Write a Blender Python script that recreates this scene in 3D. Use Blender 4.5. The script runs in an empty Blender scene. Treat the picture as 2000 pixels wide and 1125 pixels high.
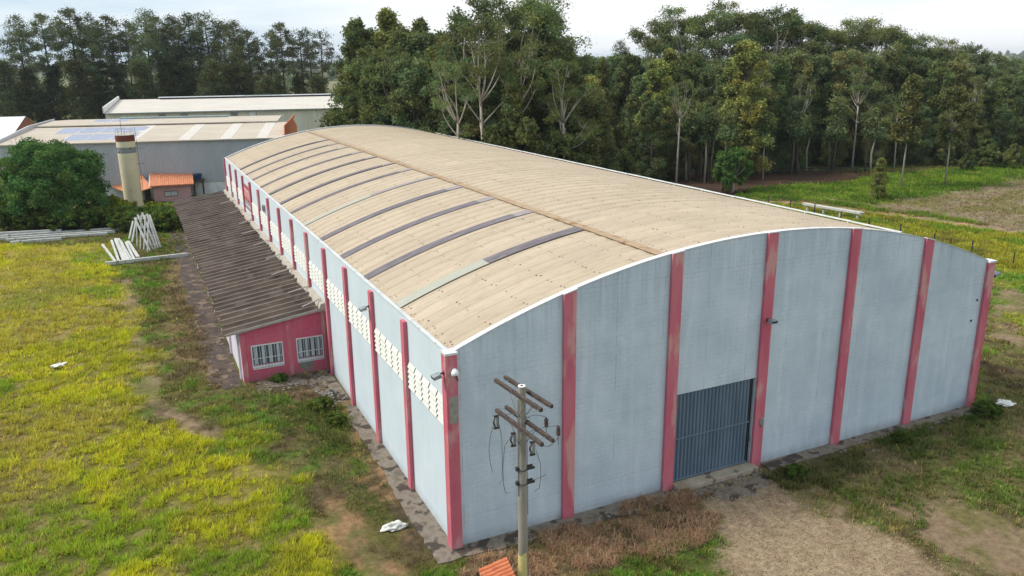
import bpy, math, random
import numpy as np
from mathutils import Matrix, Vector
random.seed(7)
R_ = math.radians
scene = bpy.context.scene
COL = scene.collection

# ------------------------------------------------------------------ camera
CAM = np.array([-9.5419, -25.8609, 18.3322])
YAW, PITCH, ROLL, FPX = 0.4386, 0.27606, -0.01105, 1564.48
_f = np.array([math.sin(YAW)*math.cos(PITCH), math.cos(YAW)*math.cos(PITCH), -math.sin(PITCH)])
_r = np.array([math.cos(YAW), -math.sin(YAW), 0.0]); _u = np.cross(_r, _f)
CR = _r*math.cos(ROLL)+_u*math.sin(ROLL); CU = -_r*math.sin(ROLL)+_u*math.cos(ROLL)
cd = bpy.data.cameras.new('camera'); cam = bpy.data.objects.new('camera', cd); COL.objects.link(cam)
cam.matrix_world = Matrix(((CR[0],CU[0],-_f[0],CAM[0]),(CR[1],CU[1],-_f[1],CAM[1]),(CR[2],CU[2],-_f[2],CAM[2]),(0,0,0,1)))
cd.sensor_width = 36; cd.lens = FPX/2000*36; cd.clip_start = 0.5; cd.clip_end = 12000
scene.camera = cam

# ------------------------------------------------------------------ sky, sun, exposure
SUN_EL, SUN_AZ = R_(48), R_(-66)          # azimuth measured from +Y towards +X
w = bpy.data.worlds.new("World"); scene.world = w; w.use_nodes = True
nt = w.node_tree; nt.nodes.clear()
N = nt.nodes.new; L = nt.links.new
sky = N('ShaderNodeTexSky'); sky.sky_type = 'NISHITA'; sky.sun_disc = False
sky.sun_elevation = SUN_EL; sky.sun_rotation = SUN_AZ; sky.air_density = 1.0; sky.dust_density = 3.0; sky.ozone_density = 1.0
bg1 = N('ShaderNodeBackground'); bg1.inputs[1].default_value = 0.12; L(sky.outputs[0], bg1.inputs[0])
tc = N('ShaderNodeTexCoord')
mp = N('ShaderNodeMapping'); mp.inputs['Scale'].default_value = (1.3, 1.3, 10.0); L(tc.outputs['Generated'], mp.inputs[0])
nz = N('ShaderNodeTexNoise'); nz.inputs['Scale'].default_value = 1.5; nz.inputs['Detail'].default_value = 7; nz.inputs['Roughness'].default_value = 0.55
L(mp.outputs[0], nz.inputs['Vector'])
sp = N('ShaderNodeSeparateXYZ'); L(tc.outputs['Generated'], sp.inputs[0])
ax = N('ShaderNodeMath'); ax.operation = 'MULTIPLY_ADD'; L(sp.outputs['X'], ax.inputs[0]); ax.inputs[1].default_value = 0.42; L(nz.outputs[0], ax.inputs[2])
rp = N('ShaderNodeValToRGB'); rp.color_ramp.elements[0].position = 0.42; rp.color_ramp.elements[0].color = (0.28,0.28,0.28,1)
rp.color_ramp.elements[1].position = 0.72; rp.color_ramp.elements[1].color = (1,1,1,1)
L(ax.outputs[0], rp.inputs[0])
cl = N('ShaderNodeMixRGB'); cl.inputs[1].default_value = (0.30, 0.475, 0.615, 1); cl.inputs[2].default_value = (0.86, 0.87, 0.885, 1); L(rp.outputs[0], cl.inputs[0])
bg2 = N('ShaderNodeBackground'); L(cl.outputs[0], bg2.inputs[0]); bg2.inputs[1].default_value = 1.0
mx = N('ShaderNodeMixShader'); mx.inputs[0].default_value = 0.82
L(bg1.outputs[0], mx.inputs[1]); L(bg2.outputs[0], mx.inputs[2])
wo = N('ShaderNodeOutputWorld'); L(mx.outputs[0], wo.inputs[0])
sd = bpy.data.lights.new('sun', 'SUN'); sd.energy = 2.5; sd.angle = R_(20); sd.color = (1.0, 0.95, 0.86)
sun = bpy.data.objects.new('sun', sd); COL.objects.link(sun)
dv = Vector((math.sin(SUN_AZ)*math.cos(SUN_EL), math.cos(SUN_AZ)*math.cos(SUN_EL), math.sin(SUN_EL)))
sun.rotation_euler = dv.to_track_quat('Z', 'Y').to_euler()
scene.view_settings.view_transform = 'Standard'; scene.view_settings.look = 'None'
scene.view_settings.exposure = 0.56; scene.view_settings.gamma = 1.0
scene.render.engine = 'CYCLES'

# ------------------------------------------------------------------ helpers
def ray(px, py): return _f + CR*((px-1000)/FPX) - CU*((py-562.5)/FPX)
def at(px, py, z=0.0):
    d = ray(px, py); t = (z-CAM[2])/d[2]; return CAM + t*d
def at_depth(px, py, D): return CAM + D*ray(px, py)

def tag(o, label=None, cat=None, group=None, kind=None):
    if label: o['label'] = label
    if cat: o['category'] = cat
    if group: o['group'] = group
    if kind: o['kind'] = kind
    return o
def empty(name, loc=(0,0,0), rz=0, **k):
    o = bpy.data.objects.new(name, None); COL.objects.link(o); o.location = loc; o.rotation_euler = (0,0,rz)
    o.empty_display_size = 0.5
    return tag(o, **k)
def cp(o, parent=None):
    c = o.copy(); COL.objects.link(c); c.parent = parent
    for ch in o.children: cp(ch, c)
    return c

class MB:
    def __init__(s): s.v = []; s.f = []; s.m = []
    def add(s, vs, fs, m=0):
        b = len(s.v); s.v += [tuple(map(float, p)) for p in vs]; s.f += [tuple(b+i for i in f) for f in fs]; s.m += [m]*len(fs); return s
    def box(s, x0,x1,y0,y1,z0,z1, m=0, rz=0, c=None):
        vs = [(x,y,z) for z in (z0,z1) for x,y in ((x0,y0),(x1,y0),(x1,y1),(x0,y1))]
        if rz:
            cx, cy = c if c else ((x0+x1)/2,(y0+y1)/2); a, b = math.cos(rz), math.sin(rz)
            vs = [(cx+(x-cx)*a-(y-cy)*b, cy+(x-cx)*b+(y-cy)*a, z) for x,y,z in vs]
        return s.add(vs, [(3,2,1,0),(4,5,6,7),(0,1,5,4),(1,2,6,5),(2,3,7,6),(3,0,4,7)], m)
    def tube(s, pts, r, n=8, m=0, cap=True):
        P = [Vector(p) for p in pts]; rs = r if hasattr(r,'__len__') else [r]*len(P); b = []
        prev = None
        for i,p in enumerate(P):
            t = (P[min(i+1,len(P)-1)]-P[max(i-1,0)]).normalized()
            if prev is None: a = t.orthogonal().normalized()
            else:
                a = (prev - t*prev.dot(t)); a = a.normalized() if a.length>1e-6 else t.orthogonal().normalized()
            prev = a; c = t.cross(a)
            b += [p + (a*math.cos(2*math.pi*k/n)+c*math.sin(2*math.pi*k/n))*rs[i] for k in range(n)]
        fs = [(i*n+k, i*n+(k+1)%n, (i+1)*n+(k+1)%n, (i+1)*n+k) for i in range(len(P)-1) for k in range(n)]
        if cap: fs += [tuple(reversed(range(n))), tuple(range((len(P)-1)*n, len(P)*n))]
        return s.add(b, fs, m)
    def bar(s, p, q, wd, ht=None, m=0):
        ht = ht or wd; p = Vector(p); q = Vector(q); t = (q-p).normalized()
        sd = t.cross(Vector((0,0,1))); sd = sd.normalized() if sd.length>1e-4 else Vector((1,0,0)); up = sd.cross(t)
        vs = [e + sd*(a*wd/2) + up*(b*ht/2) for e in (p,q) for a,b in ((-1,-1),(1,-1),(1,1),(-1,1))]
        return s.add(vs, [(3,2,1,0),(4,5,6,7),(0,1,5,4),(1,2,6,5),(2,3,7,6),(3,0,4,7)], m)
    def extr(s, poly, axis, a, b, m=0):      # polygon in the two other axes, extruded along axis
        n = len(poly)
        def P(u, w_, t): return {'x':(t,u,w_),'y':(u,t,w_),'z':(u,w_,t)}[axis]
        vs = [P(u,w_,a) for u,w_ in poly]+[P(u,w_,b) for u,w_ in poly]
        return s.add(vs, [tuple(range(n)), tuple(reversed(range(n,2*n)))]+[(i,n+i,n+(i+1)%n,(i+1)%n) for i in range(n)], m)
    def build(s, name, mats, parent=None, smooth=False, bevel=0, fix=True):
        me = bpy.data.meshes.new(name); me.from_pydata(s.v, [], s.f)
        for mt in (mats if isinstance(mats,(list,tuple)) else [mats]): me.materials.append(mt)
        if any(s.m): me.polygons.foreach_set('material_index', s.m)
        if fix:
            import bmesh
            bm = bmesh.new(); bm.from_mesh(me); bmesh.ops.recalc_face_normals(bm, faces=bm.faces); bm.to_mesh(me); bm.free()
        if smooth: me.polygons.foreach_set('use_smooth', [True]*len(me.polygons))
        o = bpy.data.objects.new(name, me); COL.objects.link(o); o.parent = parent
        if bevel:
            md = o.modifiers.new('bevel','BEVEL'); md.width = bevel; md.segments = 2; md.limit_method = 'ANGLE'
        return o

def np_mesh(name, V, F, mats, parent=None, col=None, smooth=False, mi=None):
    """V (n,3) float, F (m,k) int, col (n,3) per-vertex"""
    me = bpy.data.meshes.new(name); n, m, k = len(V), len(F), F.shape[1]
    me.vertices.add(n); me.vertices.foreach_set('co', np.ascontiguousarray(V, np.float32).ravel())
    me.loops.add(m*k); me.loops.foreach_set('vertex_index', np.ascontiguousarray(F, np.int32).ravel())
    me.polygons.add(m); me.polygons.foreach_set('loop_start', np.arange(0, m*k, k, dtype=np.int32))
    me.polygons.foreach_set('loop_total', np.full(m, k, np.int32))
    if smooth: me.polygons.foreach_set('use_smooth', np.ones(m, bool))
    for mt in (mats if isinstance(mats,(list,tuple)) else [mats]): me.materials.append(mt)
    if mi is not None: me.polygons.foreach_set('material_index', mi)
    me.update(calc_edges=True)
    if col is not None:
        a = me.color_attributes.new('Col', 'FLOAT_COLOR', 'POINT')
        c = np.ones((n,4), np.float32); c[:,:3] = col; a.data.foreach_set('color', c.ravel())
    o = bpy.data.objects.new(name, me); COL.objects.link(o); o.parent = parent
    return o

# value noise for layout decisions
_rng0 = np.random.default_rng(3); _T = _rng0.random((256,256))
def vnoise(x, y):
    xi = np.floor(x).astype(int); yi = np.floor(y).astype(int); fx = x-xi; fy = y-yi
    fx = fx*fx*(3-2*fx); fy = fy*fy*(3-2*fy)
    g = lambda a,b: _T[(a)&255, (b)&255]
    return (g(xi,yi)*(1-fx)+g(xi+1,yi)*fx)*(1-fy)+(g(xi,yi+1)*(1-fx)+g(xi+1,yi+1)*fx)*fy
def fbm(x, y, s, o=4, off=0.0):
    r = 0; a = 1; t = 0
    for i in range(o):
        r = r + a*vnoise(x/s+off+17.3*i, y/s+off*1.7+9.1*i); t += a; a *= .55; s = s/2.03
    return r/t

# ------------------------------------------------------------------ materials
def new_mat(name):
    m = bpy.data.materials.new(name); m.use_nodes = True; t = m.node_tree
    return m, t, t.nodes['Principled BSDF']
def noisy(name, c1, c2, scale=1.0, rough=0.8, lo=0.35, hi=0.65, detail=6, bump=0.0, bscale=20, stretch=(1,1,1), c3=None, s3=4.0, t3=0.62, metallic=0, spec=0.3):
    m, t, p = new_mat(name); n = t.nodes.new; l = t.links.new
    tcn = n('ShaderNodeTexCoord'); mpn = n('ShaderNodeMapping'); mpn.inputs['Scale'].default_value = stretch; l(tcn.outputs['Object'], mpn.inputs[0])
    a = n('ShaderNodeTexNoise'); a.inputs['Scale'].default_value = scale; a.inputs['Detail'].default_value = detail; a.inputs['Roughness'].default_value = 0.6; l(mpn.outputs[0], a.inputs['Vector'])
    r = n('ShaderNodeValToRGB'); r.color_ramp.elements[0].position = lo; r.color_ramp.elements[0].color = (*c1,1); r.color_ramp.elements[1].position = hi; r.color_ramp.elements[1].color = (*c2,1)
    l(a.outputs[0], r.inputs[0]); out = r.outputs[0]
    if c3:
        b = n('ShaderNodeTexNoise'); b.inputs['Scale'].default_value = s3; b.inputs['Detail'].default_value = 5; l(mpn.outputs[0], b.inputs['Vector'])
        rb = n('ShaderNodeValToRGB'); rb.color_ramp.elements[0].position = t3; rb.color_ramp.elements[1].position = t3+0.08; l(b.outputs[0], rb.inputs[0])
        mm = n('ShaderNodeMixRGB'); mm.inputs[2].default_value = (*c3,1); l(rb.outputs[0], mm.inputs[0]); l(out, mm.inputs[1]); out = mm.outputs[0]
    l(out, p.inputs['Base Color']); p.inputs['Roughness'].default_value = rough; p.inputs['Metallic'].default_value = metallic
    p.inputs['Specular IOR Level'].default_value = spec
    if bump:
        bn = n('ShaderNodeTexNoise'); bn.inputs['Scale'].default_value = bscale; bn.inputs['Detail'].default_value = 4; l(mpn.outputs[0], bn.inputs['Vector'])
        bb = n('ShaderNodeBump'); bb.inputs['Strength'].default_value = bump; bb.inputs['Distance'].default_value = 0.02; l(bn.outputs[0], bb.inputs['Height']); l(bb.outputs[0], p.inputs['Normal'])
    return m

def block_wall(name, c1, c2, mortar, axis, light, bw=0.4, bh=0.2, streaks=False):
    """painted concrete blockwork: courses, odd paler blocks, faded patches"""
    m, t, p = new_mat(name); n = t.nodes.new; l = t.links.new
    tcn = n('ShaderNodeTexCoord'); s = n('ShaderNodeSeparateXYZ'); l(tcn.outputs['Object'], s.inputs[0])
    c = n('ShaderNodeCombineXYZ'); l(s.outputs[axis], c.inputs[0]); l(s.outputs['Z'], c.inputs[1])
    br = n('ShaderNodeTexBrick'); br.inputs['Scale'].default_value = 1; br.inputs['Brick Width'].default_value = bw; br.inputs['Row Height'].default_value = bh
    br.inputs['Mortar Size'].default_value = 0.011; br.inputs['Mortar Smooth'].default_value = 0.6; br.inputs['Bias'].default_value = -0.55
    br.inputs['Color1'].default_value = (1,1,1,1); br.inputs['Color2'].default_value = (0,0,0,1); br.inputs['Mortar'].default_value = (0.9,0.9,0.9,1)
    l(c.outputs[0], br.inputs['Vector'])
    a = n('ShaderNodeTexNoise'); a.inputs['Scale'].default_value = 0.35; a.inputs['Detail'].default_value = 8; a.inputs['Roughness'].default_value = 0.65; l(c.outputs[0], a.inputs['Vector'])
    r = n('ShaderNodeValToRGB'); r.color_ramp.elements[0].position = .36; r.color_ramp.elements[0].color = (*c1,1); r.color_ramp.elements[1].position = .66; r.color_ramp.elements[1].color = (*c2,1); l(a.outputs[0], r.inputs[0])
    # vertical runs
    mv = n('ShaderNodeMapping'); mv.inputs['Scale'].default_value = (2.2, 0.22, 1); l(c.outputs[0], mv.inputs[0])
    b = n('ShaderNodeTexNoise'); b.inputs['Scale'].default_value = 1.0; b.inputs['Detail'].default_value = 6; l(mv.outputs[0], b.inputs['Vector'])
    rb = n('ShaderNodeValToRGB'); rb.color_ramp.elements[0].position = .5; rb.color_ramp.elements[1].position = .8; l(b.outputs[0], rb.inputs[0])
    m1 = n('ShaderNodeMixRGB'); l(r.outputs[0], m1.inputs[1]); m1.inputs[2].default_value = (*light,1)
    k = n('ShaderNodeMath'); k.operation = 'MULTIPLY'; l(rb.outputs[0], k.inputs[0]); k.inputs[1].default_value = .55; l(k.outputs[0], m1.inputs[0])
    # odd repainted blocks
    inv = n('ShaderNodeMath'); inv.operation = 'SUBTRACT'; inv.inputs[0].default_value = 1.0; l(br.outputs['Color'], inv.inputs[1])
    a2 = n('ShaderNodeTexNoise'); a2.inputs['Scale'].default_value = 0.7; a2.inputs['Detail'].default_value = 2; l(c.outputs[0], a2.inputs['Vector'])
    r2 = n('ShaderNodeValToRGB'); r2.color_ramp.elements[0].position = .52; r2.color_ramp.elements[1].position = .62; l(a2.outputs[0], r2.inputs[0])
    k2 = n('ShaderNodeMath'); k2.operation = 'MULTIPLY'; l(inv.outputs[0], k2.inputs[0]); l(r2.outputs[0], k2.inputs[1])
    k3 = n('ShaderNodeMath'); k3.operation = 'MULTIPLY'; l(k2.outputs[0], k3.inputs[0]); k3.inputs[1].default_value = .3
    m2 = n('ShaderNodeMixRGB'); l(k3.outputs[0], m2.inputs[0]); l(m1.outputs[0], m2.inputs[1]); m2.inputs[2].default_value = (*light,1)
    # joints, here and there
    a3 = n('ShaderNodeTexNoise'); a3.inputs['Scale'].default_value = 1.3; a3.inputs['Detail'].default_value = 3; l(c.outputs[0], a3.inputs['Vector'])
    r3 = n('ShaderNodeValToRGB'); r3.color_ramp.elements[0].position = .35; r3.color_ramp.elements[1].position = .7; l(a3.outputs[0], r3.inputs[0])
    k4 = n('ShaderNodeMath'); k4.operation = 'MULTIPLY'; l(br.outputs['Fac'], k4.inputs[0]); r3.color_ramp.elements[1].color = (.5,.5,.5,1); l(r3.outputs[0], k4.inputs[1])
    m3 = n('ShaderNodeMixRGB'); l(k4.outputs[0], m3.inputs[0]); l(m2.outputs[0], m3.inputs[1]); m3.inputs[2].default_value = (*mortar,1)
    # splash-back dirt along the foot: a real stain with a ragged edge
    rz_ = n('ShaderNodeMapRange'); rz_.inputs[1].default_value = 0.0; rz_.inputs[2].default_value = 0.55; rz_.inputs[3].default_value = 0.75; rz_.inputs[4].default_value = 0.0; l(s.outputs['Z'], rz_.inputs[0])
    a4 = n('ShaderNodeTexNoise'); a4.inputs['Scale'].default_value = 2.5; a4.inputs['Detail'].default_value = 6; l(c.outputs[0], a4.inputs['Vector'])
    k5 = n('ShaderNodeMath'); k5.operation = 'MULTIPLY'; k5.use_clamp = True; l(rz_.outputs[0], k5.inputs[0]); l(a4.outputs[0], k5.inputs[1])
    m4 = n('ShaderNodeMixRGB'); l(k5.outputs[0], m4.inputs[0]); l(m3.outputs[0], m4.inputs[1]); m4.inputs[2].default_value = (0.20,0.17,0.14,1)
    fin = m4.outputs[0]
    if streaks:      # rain streaks hanging from the coping
        def mth(op,a_,b_):
            q = n('ShaderNodeMath'); q.operation = op
            for i_,v_ in enumerate((a_,b_)):
                if isinstance(v_,(int,float)): q.inputs[i_].default_value = v_
                else: l(v_, q.inputs[i_])
            return q.outputs[0]
        dx = mth('SUBTRACT', s.outputs['X'], 15.0); top = mth('SUBTRACT', 11.1, mth('MULTIPLY', mth('MULTIPLY', dx, dx), .01356)); dd = mth('SUBTRACT', top, s.outputs['Z'])
        fall = n('ShaderNodeMapRange'); fall.inputs[1].default_value = 0; fall.inputs[2].default_value = 2.4; fall.inputs[3].default_value = 1; fall.inputs[4].default_value = 0; l(dd, fall.inputs[0])
        ms = n('ShaderNodeMapping'); ms.inputs['Scale'].default_value = (5.5,.28,1); l(c.outputs[0], ms.inputs[0])
        ns = n('ShaderNodeTexNoise'); ns.inputs['Scale'].default_value = 1; ns.inputs['Detail'].default_value = 5; l(ms.outputs[0], ns.inputs['Vector'])
        rs = n('ShaderNodeValToRGB'); rs.color_ramp.elements[0].position = .45; rs.color_ramp.elements[1].position = .75; l(ns.outputs[0], rs.inputs[0])
        kk = mth('MULTIPLY', mth('MULTIPLY', fall.outputs[0], rs.outputs[0]), .34)
        m5 = n('ShaderNodeMixRGB'); l(kk, m5.inputs[0]); l(fin, m5.inputs[1]); m5.inputs[2].default_value = (.20,.21,.215,1); fin = m5.outputs[0]
        # tie-beam joints that run right across the front, and a few plumb hairline cracks
        zz = mth('ABSOLUTE', mth('SUBTRACT', mth('MODULO', mth('ADD', s.outputs['Z'], .15), 2.85), 1.4), 0)
        j1 = mth('MULTIPLY', mth('LESS_THAN', zz, .012), .26)
        nw = n('ShaderNodeTexNoise'); nw.inputs['Scale'].default_value = 1.8; nw.inputs['Detail'].default_value = 4; l(c.outputs[0], nw.inputs['Vector'])
        xw = mth('ADD', s.outputs['X'], mth('MULTIPLY', nw.outputs[0], .10))
        cr = mth('LESS_THAN', mth('ABSOLUTE', mth('SUBTRACT', mth('MODULO', mth('ADD', xw, 1.13), 2.27), 1.6), 0), .011)
        ng = n('ShaderNodeTexNoise'); ng.inputs['Scale'].default_value = .8; l(c.outputs[0], ng.inputs['Vector'])
        cr = mth('MULTIPLY', mth('MULTIPLY', cr, mth('GREATER_THAN', ng.outputs[0], .52)), .6)
        m6 = n('ShaderNodeMixRGB'); l(mth('MAXIMUM', j1, cr), m6.inputs[0]); l(fin, m6.inputs[1]); m6.inputs[2].default_value = (.24,.265,.285,1); fin = m6.outputs[0]
    l(fin, p.inputs['Base Color']); p.inputs['Roughness'].default_value = 0.75; p.inputs['Specular IOR Level'].default_value = 0.25
    bb = n('ShaderNodeBump'); bb.inputs['Strength'].default_value = 0.35; bb.inputs['Distance'].default_value = 0.01; bb.invert = True; l(br.outputs['Fac'], bb.inputs['Height']); l(bb.outputs[0], p.inputs['Normal'])
    return m

def leafmat(name, var=0.35, trans=0.25):
    m = bpy.data.materials.new(name); m.use_nodes = True; t = m.node_tree; t.nodes.clear(); n = t.nodes.new; l = t.links.new
    a = n('ShaderNodeAttribute'); a.attribute_name = 'Col'; oi = n('ShaderNodeObjectInfo')
    mr = n('ShaderNodeMapRange'); mr.inputs[3].default_value = 1-var; mr.inputs[4].default_value = 1+var; l(oi.outputs['Random'], mr.inputs[0])
    hs = n('ShaderNodeHueSaturation'); l(a.outputs['Color'], hs.inputs['Color']); l(mr.outputs[0], hs.inputs['Value'])
    m2 = n('ShaderNodeMath'); m2.operation = 'MULTIPLY'; m2.inputs[1].default_value = 7.31; l(oi.outputs['Random'], m2.inputs[0])
    fr = n('ShaderNodeMath'); fr.operation = 'FRACT'; l(m2.outputs[0], fr.inputs[0])
    mh = n('ShaderNodeMapRange'); mh.inputs[3].default_value = 0.48; mh.inputs[4].default_value = 0.515; l(fr.outputs[0], mh.inputs[0]); l(mh.outputs[0], hs.inputs['Hue'])
    d = n('ShaderNodeBsdfDiffuse'); tr = n('ShaderNodeBsdfTranslucent'); l(hs.outputs[0], d.inputs[0]); l(hs.outputs[0], tr.inputs[0])
    x = n('ShaderNodeMixShader'); x.inputs[0].default_value = trans; l(d.outputs[0], x.inputs[1]); l(tr.outputs[0], x.inputs[2])
    o = n('ShaderNodeOutputMaterial'); l(x.outputs[0], o.inputs[0]); return m

M = {}
M['front'] = block_wall('painted_blocks_front', (.46,.53,.585), (.575,.645,.69), (.23,.265,.295), 'X', (.70,.745,.775), streaks=True)
M['side'] = block_wall('painted_blocks_side', (.53,.595,.64), (.59,.65,.69), (.40,.45,.49), 'Y', (.63,.68,.71))
M['plain_wall'] = noisy('painted_wall', (.40,.45,.50), (.46,.50,.54), .5)
M['pink'] = noisy('faded_pink_paint', (.50,.105,.145), (.56,.16,.195), 0.9, .75, .38, .6, 8, .15, 12, (1,1,.30), (.57,.28,.265), 1.6, .54)
M['pink_wall'] = block_wall('pink_blocks', (.54,.085,.145), (.59,.13,.18), (.20,.02,.035), 'X', (.52,.20,.21))
M['lilac_wall'] = noisy('pale_lilac_wall', (.58,.50,.56), (.66,.62,.66), 1.2, .8)
M['tan'] = None
M['white'] = noisy('white_paint', (.62,.63,.62), (.78,.78,.77), 1.2, .6)
M['white_flash'] = noisy('white_flashing', (.56,.57,.565), (.72,.72,.71), 1.5, .55)
M['vent_white'] = noisy('white_louvre', (.62,.61,.56), (.70,.69,.64), 1.5, .6)
M['vent_back'] = noisy('shaded_vent_gap', (.10,.105,.11), (.15,.155,.16), 3, .9)
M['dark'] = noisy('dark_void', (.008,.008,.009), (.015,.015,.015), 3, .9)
M['gate'] = noisy('blue_grey_gate_paint', (.10,.145,.19), (.14,.19,.235), 1.4, .5, bump=.1, stretch=(1,1,.3))
M['concrete'] = noisy('old_concrete', (.13,.105,.082), (.30,.25,.195), 1.3, .9, bump=.5, bscale=8, c3=(.06,.048,.038), s3=1.3, t3=.50)
M['dark_concrete'] = noisy('stained_concrete', (.045,.034,.030), (.11,.08,.06), 1.2, .9, bump=.4, bscale=7, c3=(.20,.14,.095), s3=1.1, t3=.55)
M['ledge'] = noisy('mortar_ledge', (.36,.31,.25), (.46,.41,.34), 2.5, .9, bump=.4)
M['pole'] = noisy('pole_concrete', (.23,.205,.165), (.31,.28,.23), 2.0, .85, stretch=(1,1,.35), bump=.25, bscale=25)
M['white_cap'] = noisy('white_cap', (.70,.69,.66), (.78,.77,.74), 5)
M['yellow'] = noisy('faded_yellow_band', (.52,.42,.13), (.60,.52,.24), 6, .8)
M['wood'] = noisy('weathered_timber', (.035,.027,.023), (.115,.085,.072), 3, .9, stretch=(6,1.2,6), bump=.4, bscale=18)
M['steel'] = noisy('galvanised_steel', (.25,.27,.28), (.38,.40,.41), 6, .5, metallic=.5)
M['steel_dark'] = noisy('dark_steel', (.03,.03,.032), (.07,.065,.06), 8, .6)
M['wire'] = noisy('cable', (.05,.05,.05), (.09,.09,.09), 8, .6)
M['porcelain'] = noisy('brown_porcelain', (.05,.03,.025), (.09,.055,.045), 8, .3)
M['tile'] = noisy('clay_tile', (.45,.12,.05), (.56,.19,.085), 2.4, .8, bump=.3, bscale=14, c3=(.33,.10,.05), s3=3, t3=.6)
M['tile_far'] = noisy('clay_tile_roof', (.50,.17,.08), (.62,.26,.14), 1.2, .8, stretch=(3,1,1))
M['housepink'] = noisy('rose_wall', (.50,.29,.29), (.56,.34,.34), .8, .8)
M['tower'] = noisy('cream_concrete', (.64,.55,.36), (.72,.63,.43), .7, .8, stretch=(1,1,1), c3=(.38,.22,.09), s3=1.1, t3=.67)
M['rust'] = noisy('rust_red', (.13,.025,.018), (.20,.05,.03), 2, .8)
M['grey_band'] = noisy('grey_band', (.20,.21,.21), (.30,.30,.29), 2, .8, c3=(.10,.05,.04), s3=2, t3=.56)
M['tank'] = noisy('blue_tank', (.012,.04,.09), (.02,.06,.13), 2, .45)
M['panel'] = noisy('solar_cells', (.24,.25,.34), (.30,.31,.40), .8, .25, spec=.5)
M['orange'] = noisy('orange_paint', (.50,.12,.04), (.56,.16,.06), 1, .7)
M['brickred'] = noisy('red_earth_wall', (.20,.07,.04), (.28,.10,.06), 1, .8)
M['metal_white'] = noisy('white_sheet_roof', (.60,.66,.72), (.70,.75,.79), .4, .5)
M['stone'] = noisy('broken_masonry', (.15,.135,.115), (.30,.27,.235), 3, .9, bump=.4)
M['post'] = noisy('weathered_white_concrete', (.40,.40,.37), (.56,.55,.51), 1.5, .85, bump=.3, c3=(.22,.21,.18), s3=1.5, t3=.62)
M['sack'] = noisy('white_plastic_sack', (.58,.56,.51), (.74,.72,.68), 4, .5, bump=1.0, bscale=9, c3=(.36,.30,.23), s3=3, t3=.6)
M['bark_pale'] = noisy('pale_bark', (.30,.26,.21), (.47,.42,.35), 1.5, .9, stretch=(1,1,.3), c3=(.17,.13,.10), s3=1.2, t3=.6)
M['bark'] = noisy('brown_bark', (.075,.055,.045), (.16,.125,.10), 1.5, .9, stretch=(1,1,.3))
M['bark_dark'] = noisy('dark_bark', (.03,.025,.02), (.065,.05,.042), 1.5, .9)
M['leaf'] = leafmat('foliage', .22)
M['grassleaf'] = leafmat('grass_blades', 0, .3)
M['fence_post'] = noisy('dark_post', (.03,.028,.025), (.07,.06,.05), 4, .9)
M['board_red'] = noisy('red_board', (.45,.05,.05), (.52,.09,.08), 2, .6)
M['board_grey'] = noisy('grey_board', (.20,.20,.22), (.30,.30,.32), 2, .6)
M['glass'] = noisy('window_glass', (.05,.07,.09), (.12,.15,.18), 1.2, .12, spec=.6)
M['curtain'] = noisy('pale_shutter', (.42,.45,.47), (.60,.62,.63), 2, .7)

def roof_mat(name, c1, c2, stain, sheets=False):
    """fibre-cement sheeting with weathering blotches"""
    m, t, p = new_mat(name); n = t.nodes.new; l = t.links.new
    tcn = n('ShaderNodeTexCoord'); mpn = n('ShaderNodeMapping'); mpn.inputs['Scale'].default_value = (.35, 1.0, .35); l(tcn.outputs['Object'], mpn.inputs[0])
    a = n('ShaderNodeTexNoise'); a.inputs['Scale'].default_value = .55; a.inputs['Detail'].default_value = 9; a.inputs['Roughness'].default_value = .62; l(mpn.outputs[0], a.inputs['Vector'])
    r = n('ShaderNodeValToRGB'); r.color_ramp.elements[0].position = .33; r.color_ramp.elements[0].color = (*c1,1); r.color_ramp.elements[1].position = .68; r.color_ramp.elements[1].color = (*c2,1); l(a.outputs[0], r.inputs[0])
    b = n('ShaderNodeTexNoise'); b.inputs['Scale'].default_value = 5.0; b.inputs['Detail'].default_value = 6; b.inputs['Roughness'].default_value = .7; l(mpn.outputs[0], b.inputs['Vector'])
    rb = n('ShaderNodeValToRGB'); rb.color_ramp.elements[0].position = .5; rb.color_ramp.elements[1].position = .9; l(b.outputs[0], rb.inputs[0])
    mm = n('ShaderNodeMixRGB'); mm.inputs[2].default_value = (*stain,1); l(rb.outputs[0], mm.inputs[0]); l(r.outputs[0], mm.inputs[1])
    out = mm.outputs[0]
    if sheets:      # every sheet weathered a little differently
        s = n('ShaderNodeSeparateXYZ'); l(tcn.outputs['Object'], s.inputs[0]); c = n('ShaderNodeCombineXYZ'); l(s.outputs['X'], c.inputs[0]); l(s.outputs['Y'], c.inputs[1])
        br = n('ShaderNodeTexBrick'); br.offset = 0; br.inputs['Scale'].default_value = 1; br.inputs['Brick Width'].default_value = 1.62; br.inputs['Row Height'].default_value = 1.0; br.inputs['Mortar Size'].default_value = .012
        br.inputs['Color1'].default_value = (.86,.86,.86,1); br.inputs['Color2'].default_value = (1.10,1.09,1.07,1); br.inputs['Mortar'].default_value = (.82,.80,.77,1); l(c.outputs[0], br.inputs['Vector'])
        m9 = n('ShaderNodeMixRGB'); m9.blend_type = 'MULTIPLY'; m9.inputs[0].default_value = .38; l(out, m9.inputs[1]); l(br.outputs['Color'], m9.inputs[2]); out = m9.outputs[0]
    l(out, p.inputs['Base Color']); p.inputs['Roughness'].default_value = .8; p.inputs['Specular IOR Level'].default_value = .2
    return m
M['tan'] = roof_mat('tan_sheeting', (.41,.33,.24), (.485,.395,.292), (.29,.225,.155), True); M['lap'] = noisy('dirty_shaded_lap', (.31,.24,.16), (.385,.305,.21), 1.5, .9)  # lap lines: gathered dirt plus the overlap's shadow painted into the colour
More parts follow.
